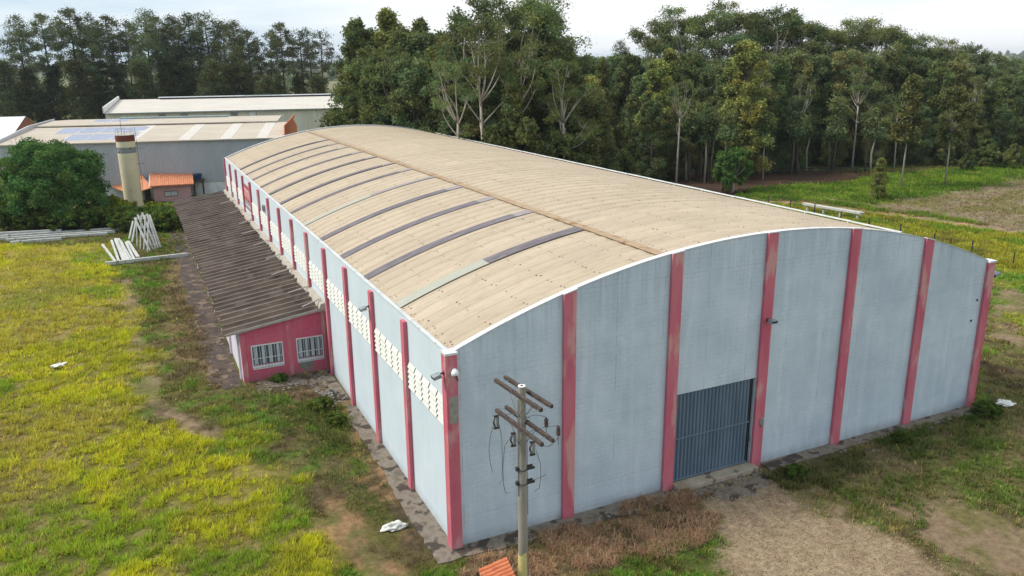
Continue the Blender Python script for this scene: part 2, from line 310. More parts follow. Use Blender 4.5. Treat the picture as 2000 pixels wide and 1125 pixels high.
M['strip_dark'] = noisy('grimy_translucent_sheet', (.10,.085,.095), (.20,.175,.185), 2.2, .7, stretch=(.6,4,.6))
M['strip_pale'] = noisy('pale_translucent_sheet', (.33,.33,.26), (.40,.395,.33), 2.2, .7, stretch=(.6,4,.6))
M['strip_faded'] = noisy('faded_translucent_sheet', (.24,.20,.20), (.33,.285,.27), 2.2, .7, stretch=(.6,4,.6))
M['annex_roof'] = noisy('mouldy_fibre_cement', (.050,.034,.026), (.145,.104,.080), 0.5, .9, .3, .7, 9, .3, 16, (1,1.4,1), (.15,.115,.092), .8, .58)
M['annex_edge'] = noisy('bare_sheet_edge', (.30,.27,.24), (.38,.35,.31), 3, .8)
M['shed_roof'] = roof_mat('pale_sheeting', (.47,.40,.32), (.56,.49,.40), (.38,.31,.24))
M['shed_sky'] = noisy('clear_sheet', (.58,.54,.49), (.66,.62,.57), 1, .6)
M['back_roof'] = roof_mat('cream_sheeting', (.53,.48,.42), (.60,.56,.50), (.44,.40,.34))
M['siding'] = noisy('grey_steel_siding', (.40,.41,.43), (.47,.48,.50), .3, .5, stretch=(1,1,.2))
M['cream_siding'] = noisy('cream_siding', (.60,.565,.47), (.70,.66,.56), .5, .7, stretch=(1,1,.15), c3=(.30,.26,.20), s3=.8, t3=.66)
M['teal'] = noisy('teal_grey_sheet', (.20,.26,.26), (.27,.33,.32), 1, .6)

def ground_mat():
    m, t, p = new_mat('ground_cover'); n = t.nodes.new; l = t.links.new
    a = n('ShaderNodeAttribute'); a.attribute_name = 'Col'; tcn = n('ShaderNodeTexCoord')
    b = n('ShaderNodeTexNoise'); b.inputs['Scale'].default_value = 3.2; b.inputs['Detail'].default_value = 9; b.inputs['Roughness'].default_value = .72; l(tcn.outputs['Object'], b.inputs['Vector'])
    mr = n('ShaderNodeMapRange'); mr.inputs[1].default_value = .3; mr.inputs[2].default_value = .7; mr.inputs[3].default_value = .55; mr.inputs[4].default_value = 1.4; l(b.outputs[0], mr.inputs[0])
    b2 = n('ShaderNodeTexNoise'); b2.inputs['Scale'].default_value = 22; b2.inputs['Detail'].default_value = 5; b2.inputs['Roughness'].default_value = .7; l(tcn.outputs['Object'], b2.inputs['Vector'])
    mr2 = n('ShaderNodeMapRange'); mr2.inputs[1].default_value = .3; mr2.inputs[2].default_value = .7; mr2.inputs[3].default_value = .72; mr2.inputs[4].default_value = 1.28; l(b2.outputs[0], mr2.inputs[0])
    k = n('ShaderNodeMath'); k.operation = 'MULTIPLY'; l(mr.outputs[0], k.inputs[0]); l(mr2.outputs[0], k.inputs[1])
    hs = n('ShaderNodeHueSaturation'); l(a.outputs['Color'], hs.inputs['Color']); l(k.outputs[0], hs.inputs['Value'])
    l(hs.outputs[0], p.inputs['Base Color']); p.inputs['Roughness'].default_value = .95; p.inputs['Specular IOR Level'].default_value = .1
    bb = n('ShaderNodeBump'); bb.inputs['Strength'].default_value = .8; bb.inputs['Distance'].default_value = .08; l(b2.outputs[0], bb.inputs['Height']); l(bb.outputs[0], p.inputs['Normal'])
    return m
M['ground'] = ground_mat()

# ------------------------------------------------------------------ ground zones (colour in linear)
YEL=(.44,.405,.024); YGR=(.27,.285,.030); GRN=(.125,.225,.024); OLI=(.135,.125,.034); MIX=(.165,.145,.055)
DIRT=(.27,.185,.125); ORG=(.36,.20,.11); BRN=(.115,.075,.050); DRK=(.055,.038,.028); GRAV=(.36,.27,.175); STRAW=(.25,.17,.09)
RED=(.085,.040,.028); DKG=(.065,.15,.018); FLD=(.25,.195,.125); PTH=(.42,.25,.14)
def poly(*p): return [tuple(at(x,y)[:2]) for x,y in p]
ZONES = [ # polygon (x,y world), colour a, colour b, edge softness m, warp m, patchiness scale
 (poly((-900,1300),(-900,300),(0,475),(228,478),(238,560),(262,640),(272,720),(300,800),(420,832),(520,862),(590,940),(640,1020),(690,1125),(720,1300)), YEL, (.335,.315,.028), .9, 1.6, 2.2, .95),
 (poly((415,800),(520,815),(545,880),(600,960),(590,1010),(520,930),(430,870)), GRN, YGR, .5, .8, 1.0, .7),
 (poly((250,520),(330,520),(335,640),(280,630)), OLI, GRN, .5, .9, 1.2, .6),
 (poly((236,545),(252,545),(290,700),(318,790),(285,790),(262,690)), DIRT, MIX, .5, .7, 1.0, .7),
 (poly((310,795),(440,838),(430,860),(310,815)), DIRT, BRN, .4, .6, 1.0, .8),
 (poly((620,965),(680,975),(730,1060),(790,1125),(690,1125),(640,1040)), ORG, MIX, .5, .7, .8, .75),
 (poly((345,440),(370,490),(395,600),(430,760),(340,700),(318,560)), BRN, STRAW, .6, 1.0, 1.0, .75),
 (poly((480,755),(650,725),(690,790),(640,800),(560,780)), BRN, DIRT, .3, .5, .8, .85),
 (poly((680,800),(720,850),(800,980),(860,1070),(800,1060),(740,960),(690,880)), BRN, ORG, .4, .6, .8, .75),
 (poly((720,900),(740,900),(830,1040),(860,1095),(800,1070),(760,1000)), DRK, ORG, .3, .5, .7, .7),
 (poly((880,1125),(905,1060),(1110,1015),(1310,960),(1380,985),(1420,1050),(1250,1100),(1050,1200),(880,1200)), BRN, STRAW, .4, .6, .8, .85),
 (poly((1300,1060),(1430,1045),(1440,1100),(1350,1140),(1100,1200),(1200,1110)), GRN, OLI, .4, .6, .7, .8),
 (poly((1310,945),(1465,900),(1500,930),(1580,985),(1700,1035),(1830,1095),(1960,1160),(1900,1400),(1200,1400),(1400,1120),(1425,1060),(1390,990)), GRAV, (.30,.215,.14), .9, 1.0, .9, .95),
 (poly((1290,955),(1470,905),(1500,925),(1430,965),(1330,985)), BRN, GRAV, .3, .5, .6, .8),
 (poly((1490,905),(1700,862),(1900,800),(2000,770),(2200,900),(2200,1300),(1850,1080),(1700,1010),(1560,960)), MIX, (.20,.15,.085), .5, .9, 1.0, .85),
 (poly((1500,915),(1640,880),(1700,900),(1640,960),(1540,950)), (.08,.062,.036), MIX, .4, .6, .7, .8),
 (poly((1790,900),(1960,860),(2200,960),(2200,1050),(1900,1000)), MIX, GRN, .5, .9, .9, .6),
 (poly((1720,990),(1860,980),(2050,1060),(2050,1150),(1880,1090)), DIRT, MIX, .5, .8, .9, .8),
 (poly((1905,790),(1925,700),(1945,670),(2300,740),(2300,900)), MIX, BRN, .5, .9, 1.2, .8),
 (poly((1935,660),(1950,575),(1970,560),(2400,640),(2400,760)), DIRT, MIX, .6, 1.2, 1.2, .85),
 (poly((1960,640),(1965,610),(2400,680),(2400,720)), YGR, DIRT, .5, .9, 1.0, .85),
 (poly((1100,330),(1500,395),(1700,412),(1800,425),(2000,458),(2600,560),(2600,660),(1950,560),(1600,500),(1000,400)), YGR, GRN, 1.0, 1.5, 2.5, .95),
 (poly((1560,410),(1700,430),(1900,520),(1940,520),(1960,480),(1750,430),(1600,400)), YGR, OLI, 1.0, 1.5, 2.0, .7),
 (poly((1440,392),(1560,392),(1800,422),(2000,452),(2600,540),(2600,556),(2000,461),(1800,431),(1560,399),(1440,396)), PTH, DIRT, .35, .4, 1.5, .95),
 (poly((1380,388),(1450,365),(1740,338),(2000,318),(2400,310),(2400,540),(2000,452),(1800,422),(1560,392)), DKG, GRN, 1.0, 1.5, 3.0, .95),
 (poly((1700,400),(1790,385),(1900,372),(2000,345),(2400,330),(2400,530),(2000,450),(1820,422),(1720,408)), FLD, MIX, 1.2, 2.0, 3.0, .95),
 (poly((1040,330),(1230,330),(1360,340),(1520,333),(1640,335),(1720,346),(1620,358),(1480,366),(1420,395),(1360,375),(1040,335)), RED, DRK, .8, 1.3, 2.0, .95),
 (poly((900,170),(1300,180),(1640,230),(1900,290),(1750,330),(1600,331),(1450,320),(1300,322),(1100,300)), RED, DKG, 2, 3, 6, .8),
 (poly((1580,380),(1720,402),(1720,406),(1580,384)), DIRT, GRN, .5, .5, 2, .8),
]
def sdist(px, py, P):
    n = len(P); d = np.full(px.shape, 1e18); ins = np.zeros(px.shape, bool)
    for i in range(n):
        ax_, ay = P[i]; bx, by = P[(i+1)%n]; ex, ey = bx-ax_, by-ay
        wx, wy = px-ax_, py-ay; h = np.clip((wx*ex+wy*ey)/(ex*ex+ey*ey+1e-9),0,1)
        d = np.minimum(d, (wx-ex*h)**2+(wy-ey*h)**2)
        c = ((ay>py)!=(by>py)); xx = ax_+(py-ay)*(bx-ax_)/(by-ay if by!=ay else 1e-9); ins ^= c & (px<xx)
    return np.where(ins, 1, -1)*np.sqrt(d)
def ground_color(x, y):
    x = np.asarray(x,float); y = np.asarray(y,float)
    n1 = fbm(x,y,5.0,5,2.0)[...,None]; n2 = fbm(x,y,1.3,4,40.0)[...,None]
    t = np.clip((n1-.38)/.24,0,1); c = np.array(MIX)*(1-t)+np.array(OLI)*t
    t = np.clip((n2-.55)/.1,0,1)*.8; c = c*(1-t)+np.array(GRN)*t
    t = np.clip((.42-n2)/.08,0,1)*.7; c = c*(1-t)+np.array(BRN)*t
    grass = np.full(x.shape, .55)
    far = np.hypot(x-CAM[0], y-CAM[1])
    tf = np.clip((far-230)/150,0,1)[...,None]; nf = fbm(x,y,160,3,9.)[...,None]; tt = np.clip((nf-.42)/.16,0,1)
    c = c*(1-tf)+tf*(np.array((.10,.14,.045))*(1-tt)+np.array((.19,.17,.085))*tt)
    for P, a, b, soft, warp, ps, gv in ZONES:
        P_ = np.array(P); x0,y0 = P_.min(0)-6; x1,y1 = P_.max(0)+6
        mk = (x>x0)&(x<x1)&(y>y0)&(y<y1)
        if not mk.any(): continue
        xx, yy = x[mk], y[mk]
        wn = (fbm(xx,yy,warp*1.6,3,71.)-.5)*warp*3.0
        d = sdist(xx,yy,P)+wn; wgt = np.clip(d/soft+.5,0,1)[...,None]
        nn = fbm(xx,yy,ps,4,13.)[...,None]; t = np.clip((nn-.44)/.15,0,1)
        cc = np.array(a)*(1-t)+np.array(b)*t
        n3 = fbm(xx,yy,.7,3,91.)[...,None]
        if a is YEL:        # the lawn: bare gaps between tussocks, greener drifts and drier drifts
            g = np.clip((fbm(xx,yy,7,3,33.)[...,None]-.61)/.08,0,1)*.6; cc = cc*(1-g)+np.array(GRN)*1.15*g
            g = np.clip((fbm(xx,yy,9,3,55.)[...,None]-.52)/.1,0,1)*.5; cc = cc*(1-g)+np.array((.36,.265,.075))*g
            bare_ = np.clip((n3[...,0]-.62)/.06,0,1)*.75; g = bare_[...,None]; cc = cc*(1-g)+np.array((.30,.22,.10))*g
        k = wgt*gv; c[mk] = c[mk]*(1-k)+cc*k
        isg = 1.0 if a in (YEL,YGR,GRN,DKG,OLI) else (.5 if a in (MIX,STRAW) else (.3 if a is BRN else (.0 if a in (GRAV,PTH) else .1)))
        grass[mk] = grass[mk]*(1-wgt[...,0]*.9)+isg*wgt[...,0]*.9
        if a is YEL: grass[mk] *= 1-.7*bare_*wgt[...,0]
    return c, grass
def hill(x, y):
    far = np.hypot(x-CAM[0], y-CAM[1]); k = np.clip((far-600)/1500,0,1)
    return k*k*(-6+38*fbm(x,y,900,3,5.)) - np.clip((far-250)/900,0,1)*4
def axis(lo, hi, c0, c1, fine, grow=1.09):
    a = list(np.arange(c0, c1+fine/2, fine)); s = fine; v = a[-1]
    while v < hi: s *= grow; v += s; a.append(v)
    s = fine; v = a[0]; b = []
    while v > lo: s *= grow; v -= s; b.append(v)
    return np.array(b[::-1]+a)
gx = axis(-6000, 6000, -30, 60, .28); gy = axis(-400, 7000, -14, 92, .28)
GX, GY = np.meshgrid(gx, gy, indexing='ij')
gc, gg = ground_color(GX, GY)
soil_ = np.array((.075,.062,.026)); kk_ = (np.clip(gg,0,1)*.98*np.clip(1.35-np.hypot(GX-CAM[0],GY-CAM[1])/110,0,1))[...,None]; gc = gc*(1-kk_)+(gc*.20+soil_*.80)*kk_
dist = np.hypot(GX-CAM[0], GY-CAM[1])
bumpz = (fbm(GX,GY,1.1,3,21.)-.5)*.30*gg*np.clip(1.3-dist/130,0,1) + (fbm(GX,GY,9,2,61.)-.5)*.25*np.clip(1-dist/200,0,1)
inb = (GX>-6.8)&(GX<31)&(GY>-1.0)&(GY<74); near_b = np.where(inb, 0.0, 1.0)
GZ = bumpz*near_b - .03 + hill(GX,GY)
ni, nj = GX.shape; idx = np.arange(ni*nj).reshape(ni,nj)
F = np.stack([idx[:-1,:-1],idx[1:,:-1],idx[1:,1:],idx[:-1,1:]],-1).reshape(-1,4)
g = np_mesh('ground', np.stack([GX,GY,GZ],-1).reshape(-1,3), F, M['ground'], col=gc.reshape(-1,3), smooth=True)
tag(g, kind='structure')

# grass, clump by clump, over the whole visible yard
def grass_obj(name, n, seed, x0,x1,y0,y1, ref, hgt, blades, wid, mincover=.18, maxd=200, colfn=None, lean=.55, only=None):
    rg = np.random.default_rng(seed); X = rg.uniform(x0,x1,n); Y = rg.uniform(y0,y1,n)
    D = np.hypot(X-CAM[0], Y-CAM[1]); keep = rg.random(n) < np.minimum(1,(ref/D)**2)
    rel = np.stack([X-CAM[0],Y-CAM[1],np.full(n,-CAM[2])],-1); dz = rel@_f
    sx = 1000+FPX*(rel@CR)/dz; sy = 562.5-FPX*(rel@CU)/dz
    keep &= (dz>1)&(sx>-60)&(sx<2060)&(sy<1180)&(D<maxd)
    X,Y,D = X[keep],Y[keep],D[keep]
    C_, G_ = ground_color(X,Y)
    bl = ~(((X>-7.0)&(X<.2)&(Y>21)&(Y<74)) | ((X>-.55)&(X<30.5)&(Y>-.55)&(Y<72)))
    clump = fbm(X,Y,.50,2,77.)
    k = (rg.random(len(X)) < np.clip(G_*1.15,0,1)*np.clip((clump-.36)/.10,.10,1)) & (G_>mincover) & bl
    if only is not None: k &= only(X,Y)
    X,Y,D,C_,G_,clump = X[k],Y[k],D[k],C_[k],G_[k],clump[k]; m = len(X)
    sc = np.clip(D/30,.8,3.2)
    Z = (fbm(X,Y,1.1,3,21.)-.5)*.30*G_ + (fbm(X,Y,9,2,61.)-.5)*.25*np.clip(1-D/200,0,1) - .05
    H = hgt*rg.uniform(.55,1.35,m)*(.25+1.6*clump)*sc**.3*(.5+.6*G_)
    if colfn is not None: C_ = colfn(C_, rg, m)
    straw = (rg.random(m)<.08)[:,None]; C_ = np.where(straw, C_*.35+np.array((.40,.30,.10))*.65, C_)
    hue = np.repeat((C_*rg.uniform(.8,1.45,(m,1))*(1+rg.uniform(-.10,.10,(m,3)))), blades, 0)
    X,Y,Z,H,sc = [np.repeat(a, blades) for a in (X,Y,Z,H,sc)]; q = len(X)
    an = rg.uniform(0,2*np.pi,q); rr = rg.uniform(0,.12,q)*sc; ln = rg.uniform(.1,1,q)*lean
    bx, by = X+np.cos(an)*rr, Y+np.sin(an)*rr; a2 = an+rg.uniform(1.2,1.9,q); wv = wid*sc*rg.uniform(.6,1.3,q)
    hh = H*rg.uniform(.6,1.2,q)
    V = np.empty((q,3,3)); V[:,0] = np.stack([bx+np.cos(a2)*wv,by+np.sin(a2)*wv,Z],-1); V[:,1] = np.stack([bx-np.cos(a2)*wv,by-np.sin(a2)*wv,Z],-1)
    V[:,2] = np.stack([bx+np.cos(an)*hh*ln,by+np.sin(an)*hh*ln,Z+hh*(1-.35*ln)],-1)
    cc = np.repeat(hue*1.25,3,0)
    return np_mesh(name, V.reshape(-1,3), np.arange(q*3).reshape(-1,3), M['grassleaf'], col=cc)
tag(grass_obj('lawn_grass', 2300000, 5, -34,72,-14,100, 26, .20, 5, .021, maxd=135, lean=.8), 'yellow and green tussocky grass over the yard round the warehouse', 'grass', kind='stuff')

tag(grass_obj('field_grass', 900000, 8, 60,135,5,85, 62, .22, 3, .022, maxd=165), 'green pasture grass beyond the warehouse on the right', 'grass', kind='stuff')

# ------------------------------------------------------------------ warehouse
W, LEN, H, RISE, BY = 30.0, 71.2, 8.05, 3.05, 5.0864
RR = (15**2+RISE**2)/(2*RISE)
def za(x): return H+math.sqrt(RR*RR-(x-15)**2)-(RR-RISE)
wh = empty('warehouse', (0,0,0), label='long arched-roof warehouse with grey-blue block walls and pink pilasters', cat='warehouse')
NS = 60; arcx = [W*i/NS for i in range(NS+1)]
T = .2
# front wall, pieces butted round the gateway
def arcwall(x0,x1,z0,ya,yb):
    b = MB(); xs = sorted(set([x0,x1]+[x for x in arcx if x0<x<x1])); n = len(xs)
    vs = [(x,y,z) for y in (ya,yb) for x in xs for z in (z0, za(x))]
    fs = []
    for i in range(n-1):
        a = 2*i; c = 2*n+2*i
        fs += [(a,a+2,a+3,a+1),(c,c+1,c+3,c+2),(a+1,a+3,c+3,c+1),(a,c,c+2,a+2)]
    fs += [(0,1,2*n+1,2*n),(2*n-2,4*n-2,4*n-1,2*n-1)]
    b.add(vs,fs); return b
GX0, GX1, GZ1 = 10.3, 14.72, 4.44
b = arcwall(0,GX0,-.3,0,T); b2 = arcwall(GX0,GX1,GZ1,0,T); b3 = arcwall(GX1,30,-.3,0,T)
for o_ in (b2,b3): b.add(o_.v,o_.f)
b.build('front_wall', M['front'], wh)
arcwall(0,30,-.3,LEN-T,LEN).build('back_wall', M['plain_wall'], wh)
MB().box(0,T,T+.002,LEN-T-.002,-.3,H-.02).build('side_wall', M['side'], wh)
MB().box(W-T,W,T+.002,LEN-T-.002,-.3,H-.02).build('side_wall', M['side'], wh)
# roof sheets: arched, waved along the length
ys = np.arange(.27, LEN-.24, .0833); xs = np.concatenate([[.10],np.linspace(.35,29.65,55),[29.9]])
ph = (ys/1.0)%1.0
wave = .045*(.5-.5*np.cos(2*np.pi*ph))**.8+.028*(ph<.10)+.010*np.sin(ys*2*np.pi/.333)
rv = np.array([[x,y,za(min(max(x,0),30))-.10+wv_] for x in xs for y,wv_ in zip(ys,wave)])
ni, nj = len(xs), len(ys); idx = np.arange(ni*nj).reshape(ni,nj)
F = np.stack([idx[:-1,:-1],idx[1:,:-1],idx[1:,1:],idx[:-1,1:]],-1).reshape(-1,4)
# rusty fixing heads sit in the same sheet mesh
def arcpt(x, y, up):
    return (x, y, za(x)-.10+up)
bv, bf = [], []
rg = np.random.default_rng(9)
rows = [.45]+list(np.arange(1.9, 29.6, 1.62))
for x in rows:
    for k in range(int((LEN-1)/1.0)):
        for off in (.36,.70):
            if rg.random()<.12: continue
            y = .5+k*1.0+off-.2+rg.normal(0,.02); xx = x+rg.normal(0,.03); r = .030 if rg.random()<.8 else .042; s0 = len(bv)
            p_ = (y%1.0); zz = .045*(.5-.5*math.cos(2*math.pi*p_))**.8+.024
            c0 = arcpt(xx,y,zz+.02)
            bv.append(c0)
            for a in range(6): q = arcpt(xx+r*math.cos(a*math.pi/3), y+r*math.sin(a*math.pi/3), zz-.004); bv.append(q)
            bf += [(s0,s0+1+a,s0+1+(a+1)%6,s0+1+(a+1)%6) for a in range(6)]
        if x==.45:
            for e in range(3):
                y=.5+k+e*.31; s0=len(bv); c0=arcpt(.28,y,.05); bv.append(c0)
                for a in range(6): bv.append(arcpt(.28+.04*math.cos(a*math.pi/3), y+.04*math.sin(a*math.pi/3), .02))
                bf += [(s0,s0+1+a,s0+1+(a+1)%6,s0+1+(a+1)%6) for a in range(6)]
M['bolt'] = noisy('rusty_fixings', (.09,.06,.04), (.19,.12,.07), 3, .9)
me = bpy.data.meshes.new('roof'); nv = len(rv)
me.from_pydata([tuple(v) for v in rv]+bv, [], [tuple(f) for f in F]+[(nv+f[0],nv+f[1],nv+f[2]) for f in bf])
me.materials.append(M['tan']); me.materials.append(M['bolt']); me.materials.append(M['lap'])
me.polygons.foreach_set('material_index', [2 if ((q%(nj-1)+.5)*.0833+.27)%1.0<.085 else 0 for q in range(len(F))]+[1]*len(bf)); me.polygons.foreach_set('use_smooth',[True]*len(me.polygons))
roof = bpy.data.objects.new('roof', me); COL.objects.link(roof); roof.parent = wh
# ridge capping (off centre as in the photo)
b = MB()
for k in range(71):
    y0 = .3+k*1.0; b.box(9.32,9.80,y0,min(y0+1.03,LEN-.3),za(9.5)-.05+.004*(k%2),za(9.5)-.012+.006*(k%2))
M['cap'] = noisy('rust_stained_capping', (.34,.235,.145), (.41,.30,.19), 1.2, .85, c3=(.27,.15,.08), s3=1.5, t3=.56)
b.build('ridge_capping', M['cap'], wh)
# translucent strips
SK = [(6.66,'half'),(11.9,'d'),(16.8,'d'),(21.9,'d'),(27.0,'half2'),(31.8,'d'),(36.2,'d'),(41.3,'d'),(45.7,'d'),(50.7,'d'),(54.8,'d'),(59.3,'d')]
def strip(yc, xa, xb, wd, mt):
    b = MB(); n = 18; k = 8
    XS = np.linspace(xa,xb,n+1)
    vs = [(x, yc-wd/2+wd*j/k, za(x)-.018+.012*math.sin(j*math.pi)+.010*(j%2)) for x in XS for j in range(k+1)]
    b.add(vs, [(i*(k+1)+j,(i+1)*(k+1)+j,(i+1)*(k+1)+j+1,i*(k+1)+j+1) for i in range(n) for j in range(k)])
    return b.build('skylight_strip', M[mt], wh, fix=False)
for yc, kd in SK:
    wd = .80 if yc<25 else .66
    if kd=='d': strip(yc,.16,8.3,wd,'strip_dark'); strip(yc,8.31,9.3,wd,'strip_faded')
    elif kd=='half': strip(yc,.16,4.4,wd,'strip_pale')['label']='pale greenish lower length of the nearest strip'; strip(yc,4.41,9.3,wd,'strip_dark')
    else: strip(yc,.16,4.7,wd,'strip_pale'); strip(yc,4.71,9.3,wd,'strip_faded')
# white capping along the gables and the walls
def gable_cap(y0,y1):
    b = MB(); n = NS
    vs = []
    for x in arcx: vs += [(x,y0,za(x)+.003),(x,y1,za(x)+.003),(x,y1,za(x)+.035),(x,y0,za(x)+.035)]
    fs = [(4*i+a,4*(i+1)+a,4*(i+1)+(a+1)%4,4*i+(a+1)%4) for i in range(n) for a in range(4)]+[(0,1,2,3),(4*n+3,4*n+2,4*n+1,4*n)]
    b.add(vs,fs); return b
gable_cap(-.03,.24).build('gable_capping', M['white_flash'], wh)
gable_cap(LEN-.24,LEN+.03).build('gable_capping', M['white_flash'], wh)
M['eave'] = noisy('pale_eave_flashing', (.46,.49,.50), (.58,.60,.60), 1.2, .7, c3=(.40,.34,.27), s3=2, t3=.6)
MB().box(-.035,.14,.36,LEN-.36,H-.018,H+.045).box(.141,.22,.36,LEN-.36,H-.10,H-.03).build('eave_flashing', M['eave'], wh)
MB().box(29.86,30.035,.36,LEN-.36,H-.018,H+.045).build('eave_flashing', M['eave'], wh)
b = MB()
for k in range(22):
    y0 = 1.5+k*3.1; b.box(24.82,24.98,y0,min(y0+3.08,LEN-2),za(24.85)+.02+.01*(k%2),za(24.85)+.07+.01*(k%2)); b.box(24.83,24.88,y0+.2,y0+.26,za(24.85)-.1,za(24.85)+.02)
b.build('roof_gutter', M['white_flash'], wh)
# pilasters
for i in range(7):
    xc = 5.0*i
    if i==0: x0,x1,y0,y1 = -.19,.27,-.16,.30
    elif i==6: x0,x1,y0,y1 = 29.68,30.19,-.16,.30
    else: x0,x1,y0,y1 = xc-.27,xc+.27,-.15,-.002
    zt = za(min(max(xc,0),30))+(.02 if 0<i<6 else .03)
    b = MB(); b.add([(x,y,z) for z in (-.3,) for x,y in ((x0,y0),(x1,y0),(x1,y1),(x0,y1))]+
          [(x0,y0,(za(x0) if 0<i<6 else H)+.02),(x1,y0,(za(x1) if 0<i<6 else H)+.02),(x1,y1,(za(x1) if 0<i<6 else H)+.02),(x0,y1,(za(x0) if 0<i<6 else H)+.02)],
          [(3,2,1,0),(4,5,6,7),(0,1,5,4),(1,2,6,5),(2,3,7,6),(3,0,4,7)])
    pl_ = b.build('pilaster', M['pink'], wh, bevel=.012)
    za0, za1 = (za(x0)+.02,za(x1)+.02) if 0<i<6 else (H+.02,H+.02)
    c = MB(); hw = .05 if 0<i<6 else .09
    c.add([(x0-.02,y0-.03,za0+.002),(x1+.02,y0-.03,za1+.002),(x1+.02,y1+.02,za1+.002),(x0-.02,y1+.02,za0+.002),(x0-.02,y0-.03,za0+hw),(x1+.02,y0-.03,za1+hw),(x1+.02,y1+.02,za1+hw),(x0-.02,y1+.02,za0+hw)],
          [(3,2,1,0),(4,5,6,7),(0,1,5,4),(1,2,6,5),(2,3,7,6),(3,0,4,7)])
    c.build('cap', M['white_flash'], pl_)
    if i==0:
        MB().box(-.10,.25,-.166,-.161,5.35,6.45).build('bare_patch', noisy('bare_render', (.25,.24,.20), (.34,.32,.27), 5, .9), pl_)
for j in range(1,15):
    yc = BY*j; y0,y1 = yc-.21,yc+.21
    if j==14: y0,y1 = LEN-.36,LEN+.05
    MB().box(-.18,-.002,y0,y1,-.3,H-.16 if j<14 else H+.06).build('pilaster', M['pink'], wh, bevel=.012)
# louvred vents, one block per bay
for j in range(14):
    if j==10: continue
    y0 = BY*j+(.42 if j==0 else .26); y1 = BY*(j+1)-.26; nc = 5; pw = (y1-y0)/nc; z0,z1 = 4.98,6.12; nr = 5; rh = (z1-z0)/nr
    b = MB(); b.box(-.012,-.003,y0,y1,z0,z1,1)
    for c in range(nc):
        for r in range(nr):
            zz = z0+r*rh; a = y0+c*pw+.05; e = y0+(c+1)*pw-.05
            b.extr([(-.013,zz+rh+.02),(-.105,zz+.035),(-.105,zz+.012),(-.013,zz+rh*.85)], 'y', a, e, 0)
    b.build('louvre_vent', [M['vent_white'],M['vent_back']], wh)
# sliding gate
gt = MB(); n = 21; pw = (14.5-10.36)/n
for k in range(n):
    x = 10.36+k*pw
    gt.extr([(x+.004,.06),(x+.05,.0),(x+pw-.055,.0),(x+pw-.012,.06),(x+pw-.012,.075),(x+.004,.075)], 'z', .34, 4.42)
gate = MB(); gate.v, gate.f, gate.m = gt.v, gt.f, gt.m
gate = gate.build('gate', M['gate'], wh); gate.location.y = .05
MB().box(10.33,14.52,-.045,-.002,2.27,2.35).build('crossbar', M['gate'], gate)
MB().box(10.33,14.52,-.03,.03,.26,.337).build('bottom_rail', M['gate'], gate)
MB().box(14.50,14.535,-.02,.02,.34,4.4).box(14.5,14.6,-.07,-.03,1.3,1.55).build('latch', M['steel_dark'], gate)
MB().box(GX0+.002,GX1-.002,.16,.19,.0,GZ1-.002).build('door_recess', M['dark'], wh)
MB().box(GX0+.03,GX1+.1,-.55,.155,-.2,.20).build('threshold', noisy('worn_threshold', (.30,.25,.18), (.40,.34,.26), 2, .9, c3=(.13,.10,.08), s3=1.5, t3=.6), wh, bevel=.03)
# small things fixed to the front
MB().box(15.02,15.18,-.20,-.152,2.12,2.42).box(15.06,15.14,-.23,-.201,2.0,2.2).build('meter_box', M['steel'], wh)
MB().tube([(29.35,-.04,6.1),(29.35,.0,6.1)],.06,8).build('drain_hole', M['steel_dark'], wh); MB().tube([(29.1,-.04,5.0),(29.1,.0,5.0)],.06,8).build('drain_hole', M['steel_dark'], wh)

def floodlight(loc, rz, tilt, label, lamp='steel'):
    e = empty('floodlight', loc, rz, label=label, cat='floodlight', group='floodlights on the warehouse pilasters')
    b = MB(); b.add([(-.20,-.62,-.02),(.20,-.62,-.02),(.15,-.18,-.10),(-.15,-.18,-.10),(-.20,-.62,.14),(.20,-.62,.14),(.15,-.18,.10),(-.15,-.18,.10)],
        [(3,2,1,0),(4,5,6,7),(0,1,5,4),(1,2,6,5),(2,3,7,6),(3,0,4,7)])
    h = b.build('housing', M[lamp], e, bevel=.015); h.rotation_euler.x = tilt
    g_ = MB().box(-.17,.17,-.632,-.622,-.0,.12).build('lens', M['steel_dark'], h)
    MB().box(-.05,.05,-.19,-.02,-.03,.03).box(-.08,.08,-.02,.0,-.08,.08).build('bracket', M['steel_dark'], e)
    e.scale = (.85,.72,.85)
    return e
floodlight((-.20,.05,7.35), R_(-90), R_(18), 'dark-faced floodlight on the side face of the near corner pilaster')
floodlight((-.19,BY*2+.1,7.1), R_(-90), R_(18), 'grey floodlight on the side wall pilaster nearest the lean-to')
floodlight((15.0,-.16,7.2), R_(0), R_(5), 'grey floodlight on the pilaster right of the gate')
floodlight((30.2,-.05,7.25), R_(90), R_(-15), 'pale floodlight on the far right corner pilaster')
e = empty('wall_lamp', (.12,-.165,7.45), 0, label='small white dome lamp on the front face of the near corner pilaster', cat='lamp')
b = MB(); b.tube([(0,-.16,-.14),(0,-.10,0),(0,-.05,.06),(0,0,.07)],[.15,.14,.09,.04],12); b.build('dome', M['white'], e, smooth=True)
MB().tube([(0,-.05,.0),(.1,-.01,-.25),(.16,.0,-.42)],.02,6).build('conduit', M['steel_dark'], e)
e = empty('alarm_box', (-.01,BY*8+2.4,6.7), 0, label='small grey box high on the side wall above the lean-to', cat='box')
MB().box(-.16,0,-.3,.3,-.28,.28).build('case', M['steel'], e, bevel=.02)
MB().box(-.18,-.161,-.2,.2,-.2,.2).build('grille', M['steel_dark'], e)
